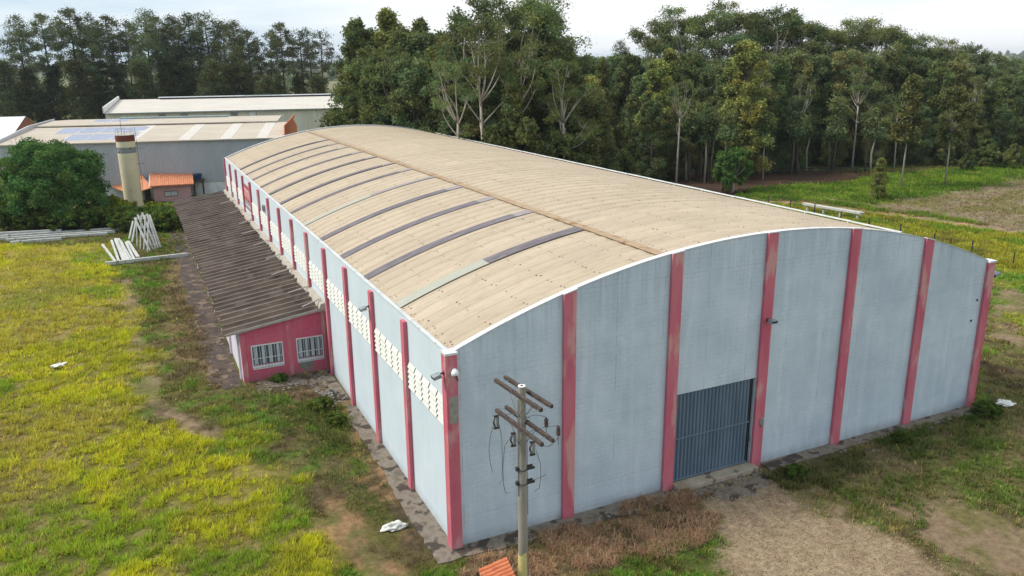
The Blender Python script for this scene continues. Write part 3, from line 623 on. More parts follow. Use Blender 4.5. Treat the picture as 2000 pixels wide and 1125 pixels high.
# banner on the side wall
e = empty('banner', (-.02,53.4,0), 0, label='red, grey and white rental banner on the side wall above the lean-to', cat='banner')
y0,y1 = -2.2,2.2
MB().box(-.05,-.01,y0,y1,5.75,7.15).build('red_panel', M['board_red'], e)
MB().box(-.05,-.01,y0,y1,4.85,5.746).build('grey_panel', M['board_grey'], e)
MB().box(-.05,-.01,y0,y1,4.15,4.846).build('white_panel', M['white'], e)
MB().box(-.05,-.0,y0-.03,y1+.03,7.154,7.28).build('top_bar', M['steel'], e)
for k in range(5):
    a = 1.85-k*.8; b = MB(); b.box(-.056,-.051,a-.12,a,6.0,6.85); b.box(-.056,-.051,a-.55,a-.43,6.0,6.85); b.box(-.056,-.051,a-.429,a-.121,6.7,6.85); b.build('letter', M['white'], e)
for k in range(4): a = 1.7-k*.95; MB().box(-.056,-.051,a-.6,a,5.2,5.4).build('letter', M['white'], e)
MB().box(-.056,-.051,-1.9,1.9,4.5,4.58).build('text_line', M['board_grey'], e); MB().box(-.056,-.051,-1.9,1.9,4.3,4.36).build('text_line', M['board_grey'], e)

# ------------------------------------------------------------------ lean-to annex
ax0, AY0, AY1 = -5.15, 21.35, 72.5
an = empty('lean_to', (0,0,0), label='low lean-to with dark mouldy corrugated roof and crimson end wall with two barred windows', cat='annex')
def zr(x): return 3.92+(x)*0.145          # underside line of the roof
XL,XR = ax0,-.05
b = MB()
# crimson end wall built round two openings, butted pieces (x from XL to XR)
wins = [(-4.52,-2.79,.95,2.16),(-1.87,-.38,.95,2.20)]
yw0,yw1 = AY0,AY0+.15
cols = [XL+.3,wins[0][0],wins[0][1],wins[1][0],wins[1][1],XR]
def quadcol(x0,x1,z0,top=None):
    t0,t1 = (zr(x0),zr(x1)) if top is None else (top,top)
    b.add([(x0,yw0,z0),(x1,yw0,z0),(x1,yw1,z0),(x0,yw1,z0),(x0,yw0,t0),(x1,yw0,t1),(x1,yw1,t1),(x0,yw1,t0)],[(3,2,1,0),(4,5,6,7),(0,1,5,4),(1,2,6,5),(2,3,7,6),(3,0,4,7)])
quadcol(cols[0],cols[1],-.3); quadcol(cols[2],cols[3],-.3); quadcol(cols[4],cols[5],-.3)
for a,c,z0,z1 in wins: quadcol(a,c,-.3,z0); quadcol(a,c,z1)
b.build('end_wall', M['pink_wall'], an)
MB().extr([(XL,-.3),(XL+.298,-.3),(XL+.298,zr(XL+.3)),(XL,zr(XL))],'y',yw0-.05,yw1+.1).build('corner_pillar', M['pink'], an, bevel=.01)
MB().extr([(-2.45,-.3),(-2.2,-.3),(-2.2,zr(-2.2)),(-2.45,zr(-2.45))],'y',yw0-.03,yw0-.002).build('wall_pillar', M['pink'], an)
MB().extr([(-.33,-.3),(-.06,-.3),(-.06,zr(-.06)),(-.33,zr(-.33))],'y',yw0-.03,yw0-.002).build('wall_pillar', M['pink'], an)
MB().box(XL,XL+.15,yw1+.102,AY1,-.3,zr(XL)-.02).build('long_wall', M['lilac_wall'], an)
for k in range(10): MB().box(XL-.12,XL-.002,yw1+.5+k*5.0,yw1+.85+k*5.0,-.3,zr(XL)-.1).build('pier', M['lilac_wall'], an)
MB().extr([(XL+.15,-.3),(XR,-.3),(XR,zr(XR)),(XL+.15,zr(XL+.15))],'y',AY1-.15,AY1-.002).build('end_wall', M['pink'], an)
MB().box(-1.85,-.95,yw0-.008,yw0-.003,.30,.86).box(-1.55,-1.2,yw0-.007,yw0-.003,.05,.30).build('bare_patch', noisy('bare_block', (.17,.17,.14), (.25,.24,.20), 4, .9), an)
for a,c,z0,z1 in wins:
    f_ = MB().box(a-.06,c+.06,yw0-.05,yw0-.003,z0-.16,z0-.02).box(a-.06,c+.06,yw0-.05,yw0-.003,z1,z1+.07).box(a-.06,a,yw0-.05,yw0-.003,z0-.019,z1-.001).box(c,c+.06,yw0-.05,yw0-.003,z0-.019,z1-.001)
    win = f_.build('window', M['white'], an)
    MB().box(a+.002,c-.002,yw0+.08,yw0+.09,z0+.002,z1-.002).build('pane', M['glass'], win)
    b = MB()
    for k in range(4): xx = a+.12+k*(c-a-.3)/3.3; b.box(xx,xx+(c-a)*.10,yw0+.05,yw0+.07,z0+.05,z1-.05)
    b.build('shutter', M['curtain'], win)
    b = MB(); nb = 10
    for k in range(nb): xx = a+(k+.5)*(c-a)/nb; b.box(xx-.009,xx+.009,yw0-.09,yw0-.065,z0-.2,z1+.02)
    b.box(a-.04,c+.04,yw0-.064,yw0-.051,z0+.42,z0+.46).box(a-.05,c+.05,yw0-.11,yw0-.091,z0-.22,z0-.18)
    b.build('security_bars', M['white'], win)
# deep-channel roof sheets
b = MB(); pitch = .98; prof = [(0,0),(.16,.0),(.34,.20),(.62,.20),(.80,.0)]
yy = []; k = 0; rgn = random.Random(4)
y = AY0-.25
while y < AY1:
    dz = rgn.uniform(-.02,.02); dx = rgn.uniform(-.12,.10)
    yy += [(y+u, h+dz, dx) for u,h in prof]; y += pitch
n = len(yy)
xsr = [-5.95,-3.0,-.42]
vs = []
for xi,x in enumerate(xsr):
    for (yv,h,dx) in yy: xo = x+(dx if xi==2 else dx*.5 if xi==0 else 0); vs.append((xo,yv,zr(xo)+.12+h))
nn = len(vs); vs += [(x,y_,z-.025) for x,y_,z in vs]
fs = []
for i in range(2):
    for j in range(n-1): a = i*n+j; fs.append((a,a+1,a+n+1,a+n)); fs.append((nn+a,nn+a+n,nn+a+n+1,nn+a+1))
for j in range(n-1):
    fs.append((j,nn+j,nn+j+1,j+1)); a = 2*n+j; fs.append((a,a+1,nn+a+1,nn+a))
for i in range(2):
    a = i*n; fs.append((a,a+n,nn+a+n,nn+a)); a = i*n+n-1; fs.append((a,nn+a,nn+a+n,a+n))
b.add(vs,fs); ar = b.build('roof', M['annex_roof'], an, fix=False)
b = MB()
for (yv,h,dx) in yy[2::5]:
    b.bar((-5.95+dx*.5,yv+.005,zr(-5.95+dx*.5)+.12+h+.012),(-.42+dx,yv+.005,zr(-.42+dx)+.12+h+.012),.022,.018)
b.build('sheet_lip', M['annex_edge'], ar)
MB().extr([(-5.95,zr(-5.95)+.02),(-.12,zr(-.12)+.02),(-.12,zr(-.12)+.19),(-5.95,zr(-5.95)+.17)],'y',AY0-.30,AY0-.255).build('verge_board', M['annex_edge'], ar)
b = MB(); b.extr([(-.50,3.80),(-.003,3.80),(-.003,4.33),(-.30,4.28),(-.42,4.02)],'y',AY0-.2,AY1)
b.build('mortar_ledge', M['ledge'], an)
b = MB()
for k,yk in enumerate([21.9,25.2,30.6,35.4,40.9,46,51,57,63.5]):
    b.bar((-.15,yk,4.42),(-1.35-.2*(k%3),yk-.35+.2*(k%2),zr(-1.3)+.42),.11,.05)
b.build('loose_batten', M['annex_edge'], ar)
MB().tube([(-.2,21.12,3.95),(-.2,21.1,3.4),(-.25,21.16,.1)],.03,6).build('downpipe', M['pink'], an)

# aprons round the walls
def slab(name, P, z0, z1, mt, lab):
    Q = []; rj = random.Random(len(P)*7+int(P[0][0]*10))
    for (xa,ya),(xb,yb) in zip(P, P[1:]+P[:1]):
        n_ = max(1,int(math.hypot(xb-xa,yb-ya)/.45)); fix_ = (abs(xa-xb)<.02 and (abs(xa+.003)<.1 or abs(xa+5.3)<.1)) or (abs(ya-yb)<.02 and abs(ya+.003)<.1)
        for k in range(n_):
            t = k/n_; jx,jy = (0,0) if (k==0 or fix_) else (rj.uniform(-.07,.07),rj.uniform(-.07,.07)); Q.append((xa+(xb-xa)*t+jx, ya+(yb-ya)*t+jy))
    P = Q
    b = MB(); b.extr(P, 'z', z0, z1); o = b.build(name, M[mt], None, bevel=.015); tag(o, kind='structure'); return o
slab('pavement', [(-.95,-.75),(-.003,-.75),(-.003,15.2),(-.5,15.2),(-1.0,12.8),(-.75,11.6),(-.85,9),(-.75,7.2),(-.95,4.5)][::1], -.2,.035,'concrete','')
slab('pavement', [(.003,-.72),(2.6,-.95),(4.8,-.8),(7.5,-1.05),(10.25,-.8),(10.25,-.003),(.003,-.003)], -.2,.02,'concrete','')
slab('pavement', [(15.35,-.75),(20,-.7),(25,-.85),(30.6,-.75),(30.6,-.003),(15.35,-.003)], -.2,.03,'concrete','')
slab('pavement', [(-5.3,21.0),(-5.3,72),(-6.8,72),(-6.5,66),(-6.9,60),(-6.55,55),(-7.0,50),(-6.7,45),(-7.1,41),(-6.6,37),(-7.1,33),(-6.8,30),(-7.2,28),(-6.9,25.5),(-7.1,23.5),(-6.7,21.6),(-6.3,20.8)], -.2,-.005,'dark_concrete','')
slab('pavement', [(10.1,-.58),(14.9,-.58),(15.3,-1.0),(14.6,-1.25),(14.3,-1.7),(13.6,-1.75),(13.3,-2.15),(12.5,-1.95),(12.0,-2.1),(11.5,-1.6),(10.7,-1.55),(9.9,-1.0)], -.2,-.01,'concrete','')
slab('pavement', [(-1.1,16.6),(-.1,16.0),(-.1,21.2),(-4.6,21.2),(-3.9,19.9),(-2.2,19.6)], -.2,.02,'concrete','')

# ------------------------------------------------------------------ neighbouring sheds
def frame(o, a):
    ca, sa = math.cos(a), math.sin(a)
    return lambda u,v,z: (o[0]+u*ca-v*sa, o[1]+u*sa+v*ca, z)
def corr(name, mt, parent, x0, x1, z0, z1, y, pitch, amp, dirn=1):
    """ribbed siding facing -y, local frame"""
    n = int((x1-x0)/pitch); b = MB(); P = []
    for k in range(n):
        x = x0+k*pitch; P += [(x,y),(x+pitch*.45,y),(x+pitch*.6,y-amp),(x+pitch*.85,y-amp)]
    P.append((x1,y)); m_ = len(P)
    vs = [(a,c,z) for z in (z0,z1) for a,c in P]; b.add(vs,[(i,i+1,m_+i+1,m_+i) for i in range(m_-1)])
    return b.build(name, mt, parent, fix=False)
A1 = math.atan(-.258)
s1 = empty('storage_shed', (-14.27,101.15,0), A1, label='long grey-sided shed with pale sheet roof and solar panels behind the water tower', cat='shed')
corr('siding', M['siding'], s1, -12, 25.5, 2.0, 8.0, 0, .32, .05)
MB().box(-12,25.5,.05,.25,-.3,1.99).build('base_wall', M['white'], s1)
for xa,xb,nm in ((-12.0,-11.8,'siding'),(25.5,25.7,'siding')):
    MB().extr([(.1,-.3),(30,-.3),(30,7.6),(22,9.4),(15,9.1),(.1,7.95)],'x',xa,xb).build('gable_wall', M['siding'] if xa<0 else M['orange'], s1)
def roofsheet(name, par, mt, u0,u1, pts, pitch, amp, th=.06):
    b = MB(); us = np.arange(u0,u1,pitch/2); n = len(us)
    vs = [(u,v,z+(amp if i%2 else 0)) for v,z in pts for i,u in enumerate(us)]
    b.add(vs,[(k*n+i,k*n+i+1,(k+1)*n+i+1,(k+1)*n+i) for k in range(len(pts)-1) for i in range(n-1)])
    b.box(u0,u1,pts[0][0],pts[0][0]+.03,pts[0][1]-th-.05,pts[0][1]-.002)
    return b.build(name, mt, par, fix=False)
roofsheet('roof', s1, M['shed_roof'], -12.3, 25.8, [(-.35,8.0),(15,9.22)], .36, .05)
roofsheet('upper_roof', s1, M['shed_roof'], -12, 24.0, [(14.6,9.45),(22,9.75),(30,9.4)], .36, .05)
MB().box(-9,19,14.9,15.0,9.25,9.4).build('roof_vent', M['dark'], s1)
for ua in (4.0,11.3,17.0,22.0):
    roofsheet('skylight_sheet', s1, M['shed_sky'], ua, ua+1.5, [(-.30,8.03),(14.4,9.20)], .36, .05)
# raised orange-faced parapet at the right gable, grey one at the left
MB().extr([(1,8.1),(15,9.2),(24,9.6),(24,9.9),(2,9.6)],'x',25.81,25.95).build('parapet', M['orange'], s1)
MB().extr([(0,7.8),(16,9.0),(24,9.7),(24,10.0),(13,9.7),(0,8.4)],'x',-12.55,-12.31).build('parapet', M['siding'], s1)
MB().box(-2,15,22.6,24.2,9.78,10.0).build('ridge_cover', M['teal'], s1)
# solar panels, in the shed's frame
F1 = frame((-14.27,101.15), A1)
def solar(u0,v0,wd,ln,label):
    z0 = 8.0+(v0+.35)*.0795+.22; e = empty('solar_panel', F1(u0+wd/2,v0+ln/2,z0), A1, label=label, cat='solar panel', group='solar panels on the grey shed roof')
    e.rotation_euler = (math.atan(.0795+.03),0,A1)
    MB().box(-wd/2,wd/2,-ln/2,ln/2,0,.045).build('frame', M['white'], e)
    MB().box(-wd/2+.05,wd/2-.05,-ln/2+.05,ln/2-.05,.047,.055).build('cells', M['panel'], e)
    b = MB()
    for sx in (-1,1): b.bar((sx*wd*.4,-ln*.4,0),(sx*wd*.4,-ln*.4,-.2),.05)
    b.build('feet', M['steel'], e)
words = ['first','second','third','fourth']
for k in range(4): solar(-7.6+k*3.1, 8.2, 3.0, 4.6, f'{words[k]} panel from the left in the longer upper row of solar panels')
for k in range(3): solar(-4.5+k*3.1, 1.8, 3.0, 4.6, f'{words[k]} panel from the left in the lower row of panels by the eave')
for k in range(2): solar(-5.2+k*2.7, 17.5, 2.6, 3.8, ('left','right')[k]+' one of the panel pair beyond the dark roof step')

s2 = empty('warehouse_building', (-13.3,158.4,0), math.atan(-.20), label='cream-sided shed with low pale roof behind the grey shed', cat='shed')
corr('siding', M['cream_siding'], s2, 0, 47, -.3, 9.0, 0, .9, .10)
MB().extr([(.1,-.3),(30,-.3),(30,9),(15,11.0),(.1,9)],'x',0,.2).build('gable_wall', M['cream_siding'], s2)
MB().extr([(.1,-.3),(30,-.3),(30,9),(15,11.0),(.1,9)],'x',46.8,47).build('gable_wall', M['cream_siding'], s2)
MB().extr([(-.5,9.1),(15,11.2),(15,11.9),(-.5,10.3)],'x',-.25,-.02).build('parapet', M['white'], s2)
roofsheet('roof', s2, M['back_roof'], 0, 47.3, [(-.5,9.05),(15,11.1),(30,9.1)], .5, .04)
MB().box(8,46,14.2,16.2,11.35,11.5).box(8.2,45.8,14.6,15.8,11.0,11.349,1).build('ridge_vent', [M['white'],M['dark']], s2)
MB().box(26,34,14.3,16.1,11.501,11.53).build('vent_cover', M['teal'], s2)
MB().box(0,47,-.62,-.501,8.85,9.08).build('gutter', M['steel'], s2)
for u in (10,14.2,24): MB().box(u,u+1.4,-.13,-.105,6.6,8.6).build('window', M['board_grey'], s2)
MB().box(27.8,29.0,-.25,-.105,-.3,8.8).build('pillar', M['white'], s2)
s3 = empty('barn', (-45.5,152,0), math.atan(-.12), label='white-roofed barn with red earth wall at the left edge behind the big tree', cat='barn')
roofsheet('roof', s3, M['metal_white'], 0, 16, [(0,4.9),(16,8.6),(30,5.5)], .5, .04)
MB().box(0.3,15.7,.4,.6,-.3,4.85).build('wall', M['brickred'], s3)
MB().extr([(.61,-.3),(29,-.3),(29,5.4),(16,8.4),(.61,4.9)],'x',15.5,15.7).build('gable_wall', M['brickred'], s3)
MB().box(15.9,16.2,0,30,5.2,5.5).build('verge', M['steel'], s3)

# ------------------------------------------------------------------ water tower
wt = empty('water_tower', (-10.03,91.1,.66), 0, label='cream cylindrical concrete water tower with rust-red top band', cat='water tower')
def ring(name, z0, z1, r, mt, par=wt, n=36):
    return MB().tube([(0,0,z0),(0,0,z1)], r, n).build(name, M[mt], par, smooth=False)
sh = MB(); z = -.3; k = 0
while z < 6.7: sh.tube([(0,0,z),(0,0,min(z+.98,6.7))],1.14,36); z += 1.0
sh.build('shaft', M['tower'], wt); MB().tube([(0,0,-.3),(0,0,8.2)],1.115,36).build('core', M['tower'], wt)
ring('grey_band', 6.705,7.43,1.145,'grey_band'); ring('upper_shaft',7.435,8.2,1.14,'tower'); ring('top_band',8.203,8.95,1.17,'rust'); ring('lid',8.953,9.0,1.1,'ledge')
b = MB()
for s_ in (-.22,.22): b.tube([(1.3,s_-.15,.5),(1.3,s_-.15,9.9)],.022,6)
for k in range(24): b.tube([(1.3,-.37,.8+k*.36),(1.3,.07,.8+k*.36)],.014,5)
for k in range(5): b.tube([(1.1,-.15,1.2+k*2),(2.0,-.15,1.2+k*2)],.022,5)
b.build('ladder', M['steel_dark'], wt)
b = MB()
for zz in (9.35,9.75): b.tube([(1.05*math.cos(a),1.05*math.sin(a),zz) for a in np.linspace(0,2*math.pi,25)],.018,5,cap=False)
for a in np.linspace(0,2*math.pi,9)[:-1]: b.tube([(1.05*math.cos(a),1.05*math.sin(a),9),(1.05*math.cos(a),1.05*math.sin(a),9.75)],.018,5)
b.build('railing', M['steel'], wt); MB().tube([(-.3,0,9),(-.3,0,10.9)],.025,6).build('mast', M['steel_dark'], wt)

# ------------------------------------------------------------------ caretaker's house
hs = empty('house', (-7.45,95.3,0), R_(-4), label='small rose-walled house with clay tile roof beside the water tower', cat='house')
b = MB()
b.box(0,1.45,0,.15,-.3,2.15).box(3.05,4.85,0,.15,-.3,2.15).box(1.451,3.049,0,.15,-.3,.72).box(1.451,3.049,0,.15,1.35,2.15); b.build('front_wall', M['housepink'], hs)
MB().extr([(.151,-.3),(5.2,-.3),(5.2,3.45),(.151,2.15)],'x',4.70,4.85).build('side_wall', M['housepink'], hs)
MB().extr([(.151,-.3),(5.2,-.3),(5.2,3.45),(.151,2.15)],'x',0,.15).build('side_wall', M['white'], hs)
wn_ = MB().box(1.40,3.10,-.04,-.003,.66,.719).box(1.40,3.10,-.04,-.003,1.352,1.41).box(1.40,1.449,-.04,-.003,.72,1.351).box(3.051,3.1,-.04,-.003,.72,1.351).box(2.23,2.27,-.03,.04,.721,1.349).build('window', M['steel_dark'], hs)
MB().box(1.452,3.048,.06,.07,.722,1.348).build('pane', M['curtain'], wn_)
def tiles(name, par, x0,x1,y0,z0,y1,z1, pitch=.24, shift=0.0, mt='tile_far'):
    b = MB(); n = int((x1-x0)/pitch); us = np.linspace(x0,x1,n*4+1); m_ = len(us); R = 9
    vs = []
    for r in range(R+1):
        t = r/R; vs += [(u+shift*t, y0+(y1-y0)*t, z0+(z1-z0)*t+.05*abs(math.sin(math.pi*(i/4)))-.004*(r%2)) for i,u in enumerate(us)]
    b.add(vs,[(r*m_+i,r*m_+i+1,(r+1)*m_+i+1,(r+1)*m_+i) for r in range(R) for i in range(m_-1)])
    n0 = len(vs); b.box(x0,x1,y0,y0+.06,z0-.12,z0-.01)
    return b.build(name, M[mt], par, fix=False)
tiles('roof', hs, -.35,5.35,-.5,2.28,5.3,3.85)
MB().extr([(-.5,2.0),(5.4,3.55),(5.4,3.78),(-.5,2.25)],'x',-.45,-.36).build('verge_board', M['white'], hs)
iv = Matrix.Translation((-7.45,95.3,0)) @ Matrix.Rotation(R_(-4),4,'Z'); iv.invert()
q_ = [iv @ Vector(tuple(map(float,at(*p_)))) for p_ in ((214,363,1.9),(257,379,1.45),(296,366,2.15),(276,340,3.45),(240,340,3.0))]
b = MB(); b.add([tuple(v) for v in q_]+[(v.x,v.y,v.z-.10) for v in q_],[(0,1,4),(1,2,3),(1,3,4),(5,9,6),(6,8,7),(6,9,8),(0,5,6,1),(1,6,7,2),(2,7,8,3),(3,8,9,4),(4,9,5,0)])
pr = b.build('porch_roof', M['tile_far'], hs)
MB().box(-3.6,-3.5,-.9,-.8,-.3,1.9).build('porch_post', M['white'], hs); MB().box(-1.1,-1.0,-.9,-.8,-.3,1.9).build('porch_post', M['wood'], hs)
MB().box(-3.7,-.1,2.6,2.75,-.3,2.7).build('back_wall', M['white'], hs); MB().box(-1.3,-.5,2.55,2.59,-.3,1.8).build('door', M['steel_dark'], hs)
# blue tank on a stand
ts = empty('tank_stand', (-1.35,97.2,0), 0, label='dark timber stand carrying the blue water tank by the grey shed', cat='stand')
for sx,sy in ((-.6,-.5),(.6,-.5),(-.6,.5),(.6,.5)): MB().bar((sx,sy,-.2),(sx,sy,2.4),.14).build('leg', M['wood'], ts)
MB().box(-.9,.9,-.7,.7,2.405,2.5).build('platform', M['wood'], ts)
tk = empty('water_tank', (-1.35,97.2,2.502), 0, label='blue round water tank on the timber stand', cat='tank')
MB().tube([(0,0,0),(0,0,.72)],[.42,.55],24).build('body', M['tank'], tk); MB().tube([(0,0,.722),(0,0,.80),(0,0,.86)],[.58,.58,.3],24).build('lid', M['tank'], tk)

# ------------------------------------------------------------------ pole with crossarms
po = empty('utility_pole', (1.0,-4.05,0), 0, label='concrete utility pole with two pairs of weathered timber crossarms', cat='utility pole')
MB().tube([(0,0,-.5),(0,0,8.14)],[.185,.125],20).build('shaft', M['pole'], po, smooth=False)
MB().tube([(0,0,8.142),(0,0,8.165)],[.127,.122],20).build('cap', M['white_cap'], po)
MB().tube([(0,0,8.166),(0,0,8.17)],.05,12).build('core_hole', M['dark'], po)
b = MB(); n = 20
vs = []
for z,r in ((1.0,.178),(1.95,.171)):
    vs += [((r+.003)*math.cos(a),(r+.003)*math.sin(a),z+(.07*math.sin(a*3) if z>1.5 else 0)) for a in np.linspace(R_(150),R_(290),12)]
b.add(vs,[(i,i+1,12+i+1,12+i) for i in range(11)]); b.build('yellow_mark', M['yellow'], po, fix=False)
def arm(x0,y0,x1,y1,z,brk=None):
    p,q = Vector((x0-1.0,y0+4.05,z)),Vector((x1-1.0,y1+4.05,z)); b = MB(); b.bar(p,q,.115,.125)
    return b.build('crossarm', M['wood'], po, bevel=.008)
arm(.72,-2.55,1.0,-5.45,7.86); arm(1.13,-2.45,1.42,-5.35,7.86)
arm(.62,-2.83,.84,-5.82,6.88); arm(1.02,-2.75,1.27,-5.72,6.88)
for z_ in (7.86,6.88):
    for t in (-1.3,1.3): MB().tube([(-.30,t-.05,z_),(.32,t-.05,z_)],.012,6).build('tie_rod', M['steel'], po)
    for s_ in (-1,1):
        MB().bar((-.15,s_*.02,z_-.75),(-.17,s_*.62,z_-.08),.035,.012).build('brace', M['steel'], po); MB().bar((.15,s_*.02,z_-.75),(.19,s_*.62,z_-.08),.035,.012).build('brace', M['steel'], po)
for z_ in (5.16,4.63):
    b = MB(); r = .165; b.tube([(r*math.cos(a),r*math.sin(a),z_) for a in np.linspace(0,2*math.pi,21)],.022,6,cap=False)
    b.box(.14,.42,-.10,-.07,z_-.045,z_+.045).box(.14,.42,.07,.10,z_-.045,z_+.045).box(-.24,-.15,-.06,.06,z_-.03,z_+.10); b.build('clamp', M['steel_dark'], po)
MB().tube([(-.155,-.03,7.7),(-.165,-.03,6.2),(-.175,-.03,4.2)],.012,6).tube([(.15,-.06,6.5),(.165,-.05,5),(.17,-.05,3.4)],.010,6).build('down_wire', M['wire'], po)
def cutout(x,y,z,rx,label=None):
    e = MB(); b = MB()
    b.bar((x,y,z+.20),(x,y,z-.22),.10,.05)
    o = b.build('fuse_cutout', M['steel'], po, bevel=.006)
    MB().tube([(x-.10,y-.05,z+.2),(x-.19,y-.09,z+.02),(x-.08,y-.05,z-.22)],[.022,.035,.022],7).build('fuse_tube', M['porcelain'], o)
    MB().box(x-.14,x+.04,y-.05,y+.03,z-.27,z-.21).box(x-.14,x+.02,y-.05,y+.03,z+.19,z+.23).build('contact', M['steel_dark'], o)
    return o
cutout(-.42,1.05,6.55,0); cutout(-.30,-.05,6.36,0).rotation_euler = (0,0,0); cutout(.25,-.35,6.05,0)
MB().tube([(-.36,1.1,6.86),(-.3,1.08,6.75),(-.4,1.06,6.72)],.018,6).build('hook', M['steel_dark'], po)
def arrester(x,y,z):
    b = MB(); pts = [(x,y,z)]; rs = [.025]
    for k in range(6): pts += [(x,y,z+.03+k*.05),(x,y,z+.05+k*.05)]; rs += [.075,.045]
    pts.append((x,y,z+.36)); rs.append(.02); b.tube(pts,rs,12); o = b.build('arrester', M['porcelain'], po, smooth=False)
    MB().tube([(x,y,z),(x,y,z-.3)],.010,6).build('lead', M['wire'], o)
arrester(.42,-.92,6.98); arrester(.48,-1.62,6.98)
def wire(*p): MB().tube(p,.010,5).build('loose_wire', M['wire'], po)
def sag(p,q,s,n=10): return [tuple(np.array(p)*(1-t)+np.array(q)*t-np.array((0,0,s*4*t*(1-t)))) for t in np.linspace(0,1,n+1)]
wire((-.55,1.0,6.6),(-.72,.98,6.1),(-.80,.95,5.6),(-.76,.95,5.1),(-.68,.95,4.72)); wire((-.36,1.05,6.4),(-.27,1.05,5.9),(-.26,1.05,5.0),(-.28,1.05,4.3),(-.40,1.05,4.15))
wire((-.42,-.1,6.55),(-.70,-.12,6.2),(-.78,-.14,5.5),(-.76,-.14,4.8),(-.70,-.14,4.5),(-.55,-.14,4.46)); wire((.30,-.45,5.95),(.42,-.5,5.5),(.44,-.5,5.0),(.38,-.5,4.6),(.25,-.4,4.45))
wire(*sag((-.42,1.05,6.75),(.15,-.3,7.1),-.10)); wire(*sag((.42,-.92,7.33),(-.05,-.2,7.05),-.12)); wire(*sag((.48,-1.62,7.33),(-.1,-.2,6.5),-.08)); wire(*sag((.48,-1.62,6.95),(.1,-1.0,6.6),.25))
wire((.2,0,4.62),(.6,-.1,4.72),(.85,-.1,4.78))
# tiled meter kiosk under it
mk_ = empty('meter_kiosk', (-.15,-4.55,0), R_(-10), label='meter kiosk with small orange clay tile roof at the foot of the pole', cat='kiosk')
MB().box(-.36,.30,-.62,.78,-.2,1.30).build('body', M['white'], mk_, bevel=.01)
MB().box(-.48,.42,-.72,.86,1.302,1.345).build('slab', M['white_cap'], mk_)
rf = MB()
for k in range(8):
    yc = .80-k*.205
    for seg in range(2):
        xa, xb = -.52+seg*.50, -.02+seg*.52; zz = 1.40+seg*.135+.02*seg
        n = 7; vs = []
        for xx,dz in ((xa,0),(xb,.135)):
            vs += [(xx, yc+.092*math.cos(a), zz+dz+.085*math.sin(a)) for a in np.linspace(0,math.pi,n)]
        vs += [(x,y,z-.018) for x,y,z in vs]
        rf.add(vs,[(i,i+1,n+i+1,n+i) for i in range(n-1)]+[(2*n+i,3*n+i,3*n+i+1,2*n+i+1) for i in range(n-1)]+[(i,2*n+i,2*n+i+1,i+1) for i in range(n-1)]+[(n+i,n+i+1,3*n+i+1,3*n+i) for i in range(n-1)])
rf.extr([(-.50,1.346),(.50,1.346),(.50,1.63),(-.50,1.38)],'y',-.74,.80,1)
rf.build('tile_roof', [M['tile'],M['white_cap']], mk_)

# ------------------------------------------------------------------ lying and leaning posts in the yard
def beam(p, q, w_, label, group, h=None, nm='concrete_post'):
    p = Vector(p); q = Vector(q); b = MB(); L_ = (q-p)
    b.bar((0,0,0), L_, w_, h or w_); o = b.build(nm, M['post'], None, bevel=.012); o.location = p
    return tag(o, label, 'post', group)
def ppt(x,y,z=0): v = at(x,y,z); return (float(v[0]),float(v[1]),z)
beam(ppt(206,515,.17), ppt(366,497,.17), .30, 'long pale beam lying across the grass in front of the leaning posts', None, .34, 'concrete_beam')
ords = ['first','second','third','fourth','fifth','sixth','seventh','eighth','ninth','tenth','eleventh','twelfth']
for k,(a,c) in enumerate([((200,478),(226,512)),((218,470),(232,510)),((226,468),(243,511)),((231,468),(250,509)),((236,472),(256,508)),((246,474),(262,507)),((250,473),(270,504))]):
    beam(ppt(*a,.16+.10*(k%3)), ppt(*c,.12+.06*(k%2)), .22+.10*(k in(2,3,6)), f'{ords[k]} post from the left in the flat pile beside the leaning posts', 'pile of posts lying on the grass')
for k,(a,c) in enumerate([((0,462),(236,446)),((0,466),(225,452)),((12,469),(210,456)),((-40,458),(120,450)),((20,474),(120,466))]):
    beam(ppt(*a,.15+.18*(k==3)), ppt(*c,.15+.18*(k==3)), .30, ['longest beam at the top of the row lying below the big tree','second beam in the row lying below the big tree','third beam in the row lying below the big tree','beam resting on top of the row, at the left edge','short nearest beam of the row lying below the big tree'][k], 'long beams lying below the big tree', .3, 'concrete_beam')
# A-frame of leaning posts: tops (px) and feet
tops = [(263,425),(269,420),(278,416),(287,418),(292,420),(260,432),(266,428)]
feet = [(294,492),(300,489),(305,487),(309,486),(314,484),(252,468),(258,474)]
for k,(t_,f_) in enumerate(zip(tops,feet)):
    ft_ = np.array(ppt(*f_,0)); 
    top = np.array(at_depth(t_[0],t_[1],0)) ; r_ = ray(*t_); tt = (ft_[1]+ (3.2 if k<5 else 1.6) - CAM[1])/r_[1]; top = CAM+tt*r_
    beam(tuple(ft_), tuple(top), .16, f'{ords[k]} leaning post of the white stack, counted from the right foot' if k<5 else ('left back leg of the leaning stack' if k==5 else 'right back leg of the leaning stack'), 'white posts leaning together in a stack')
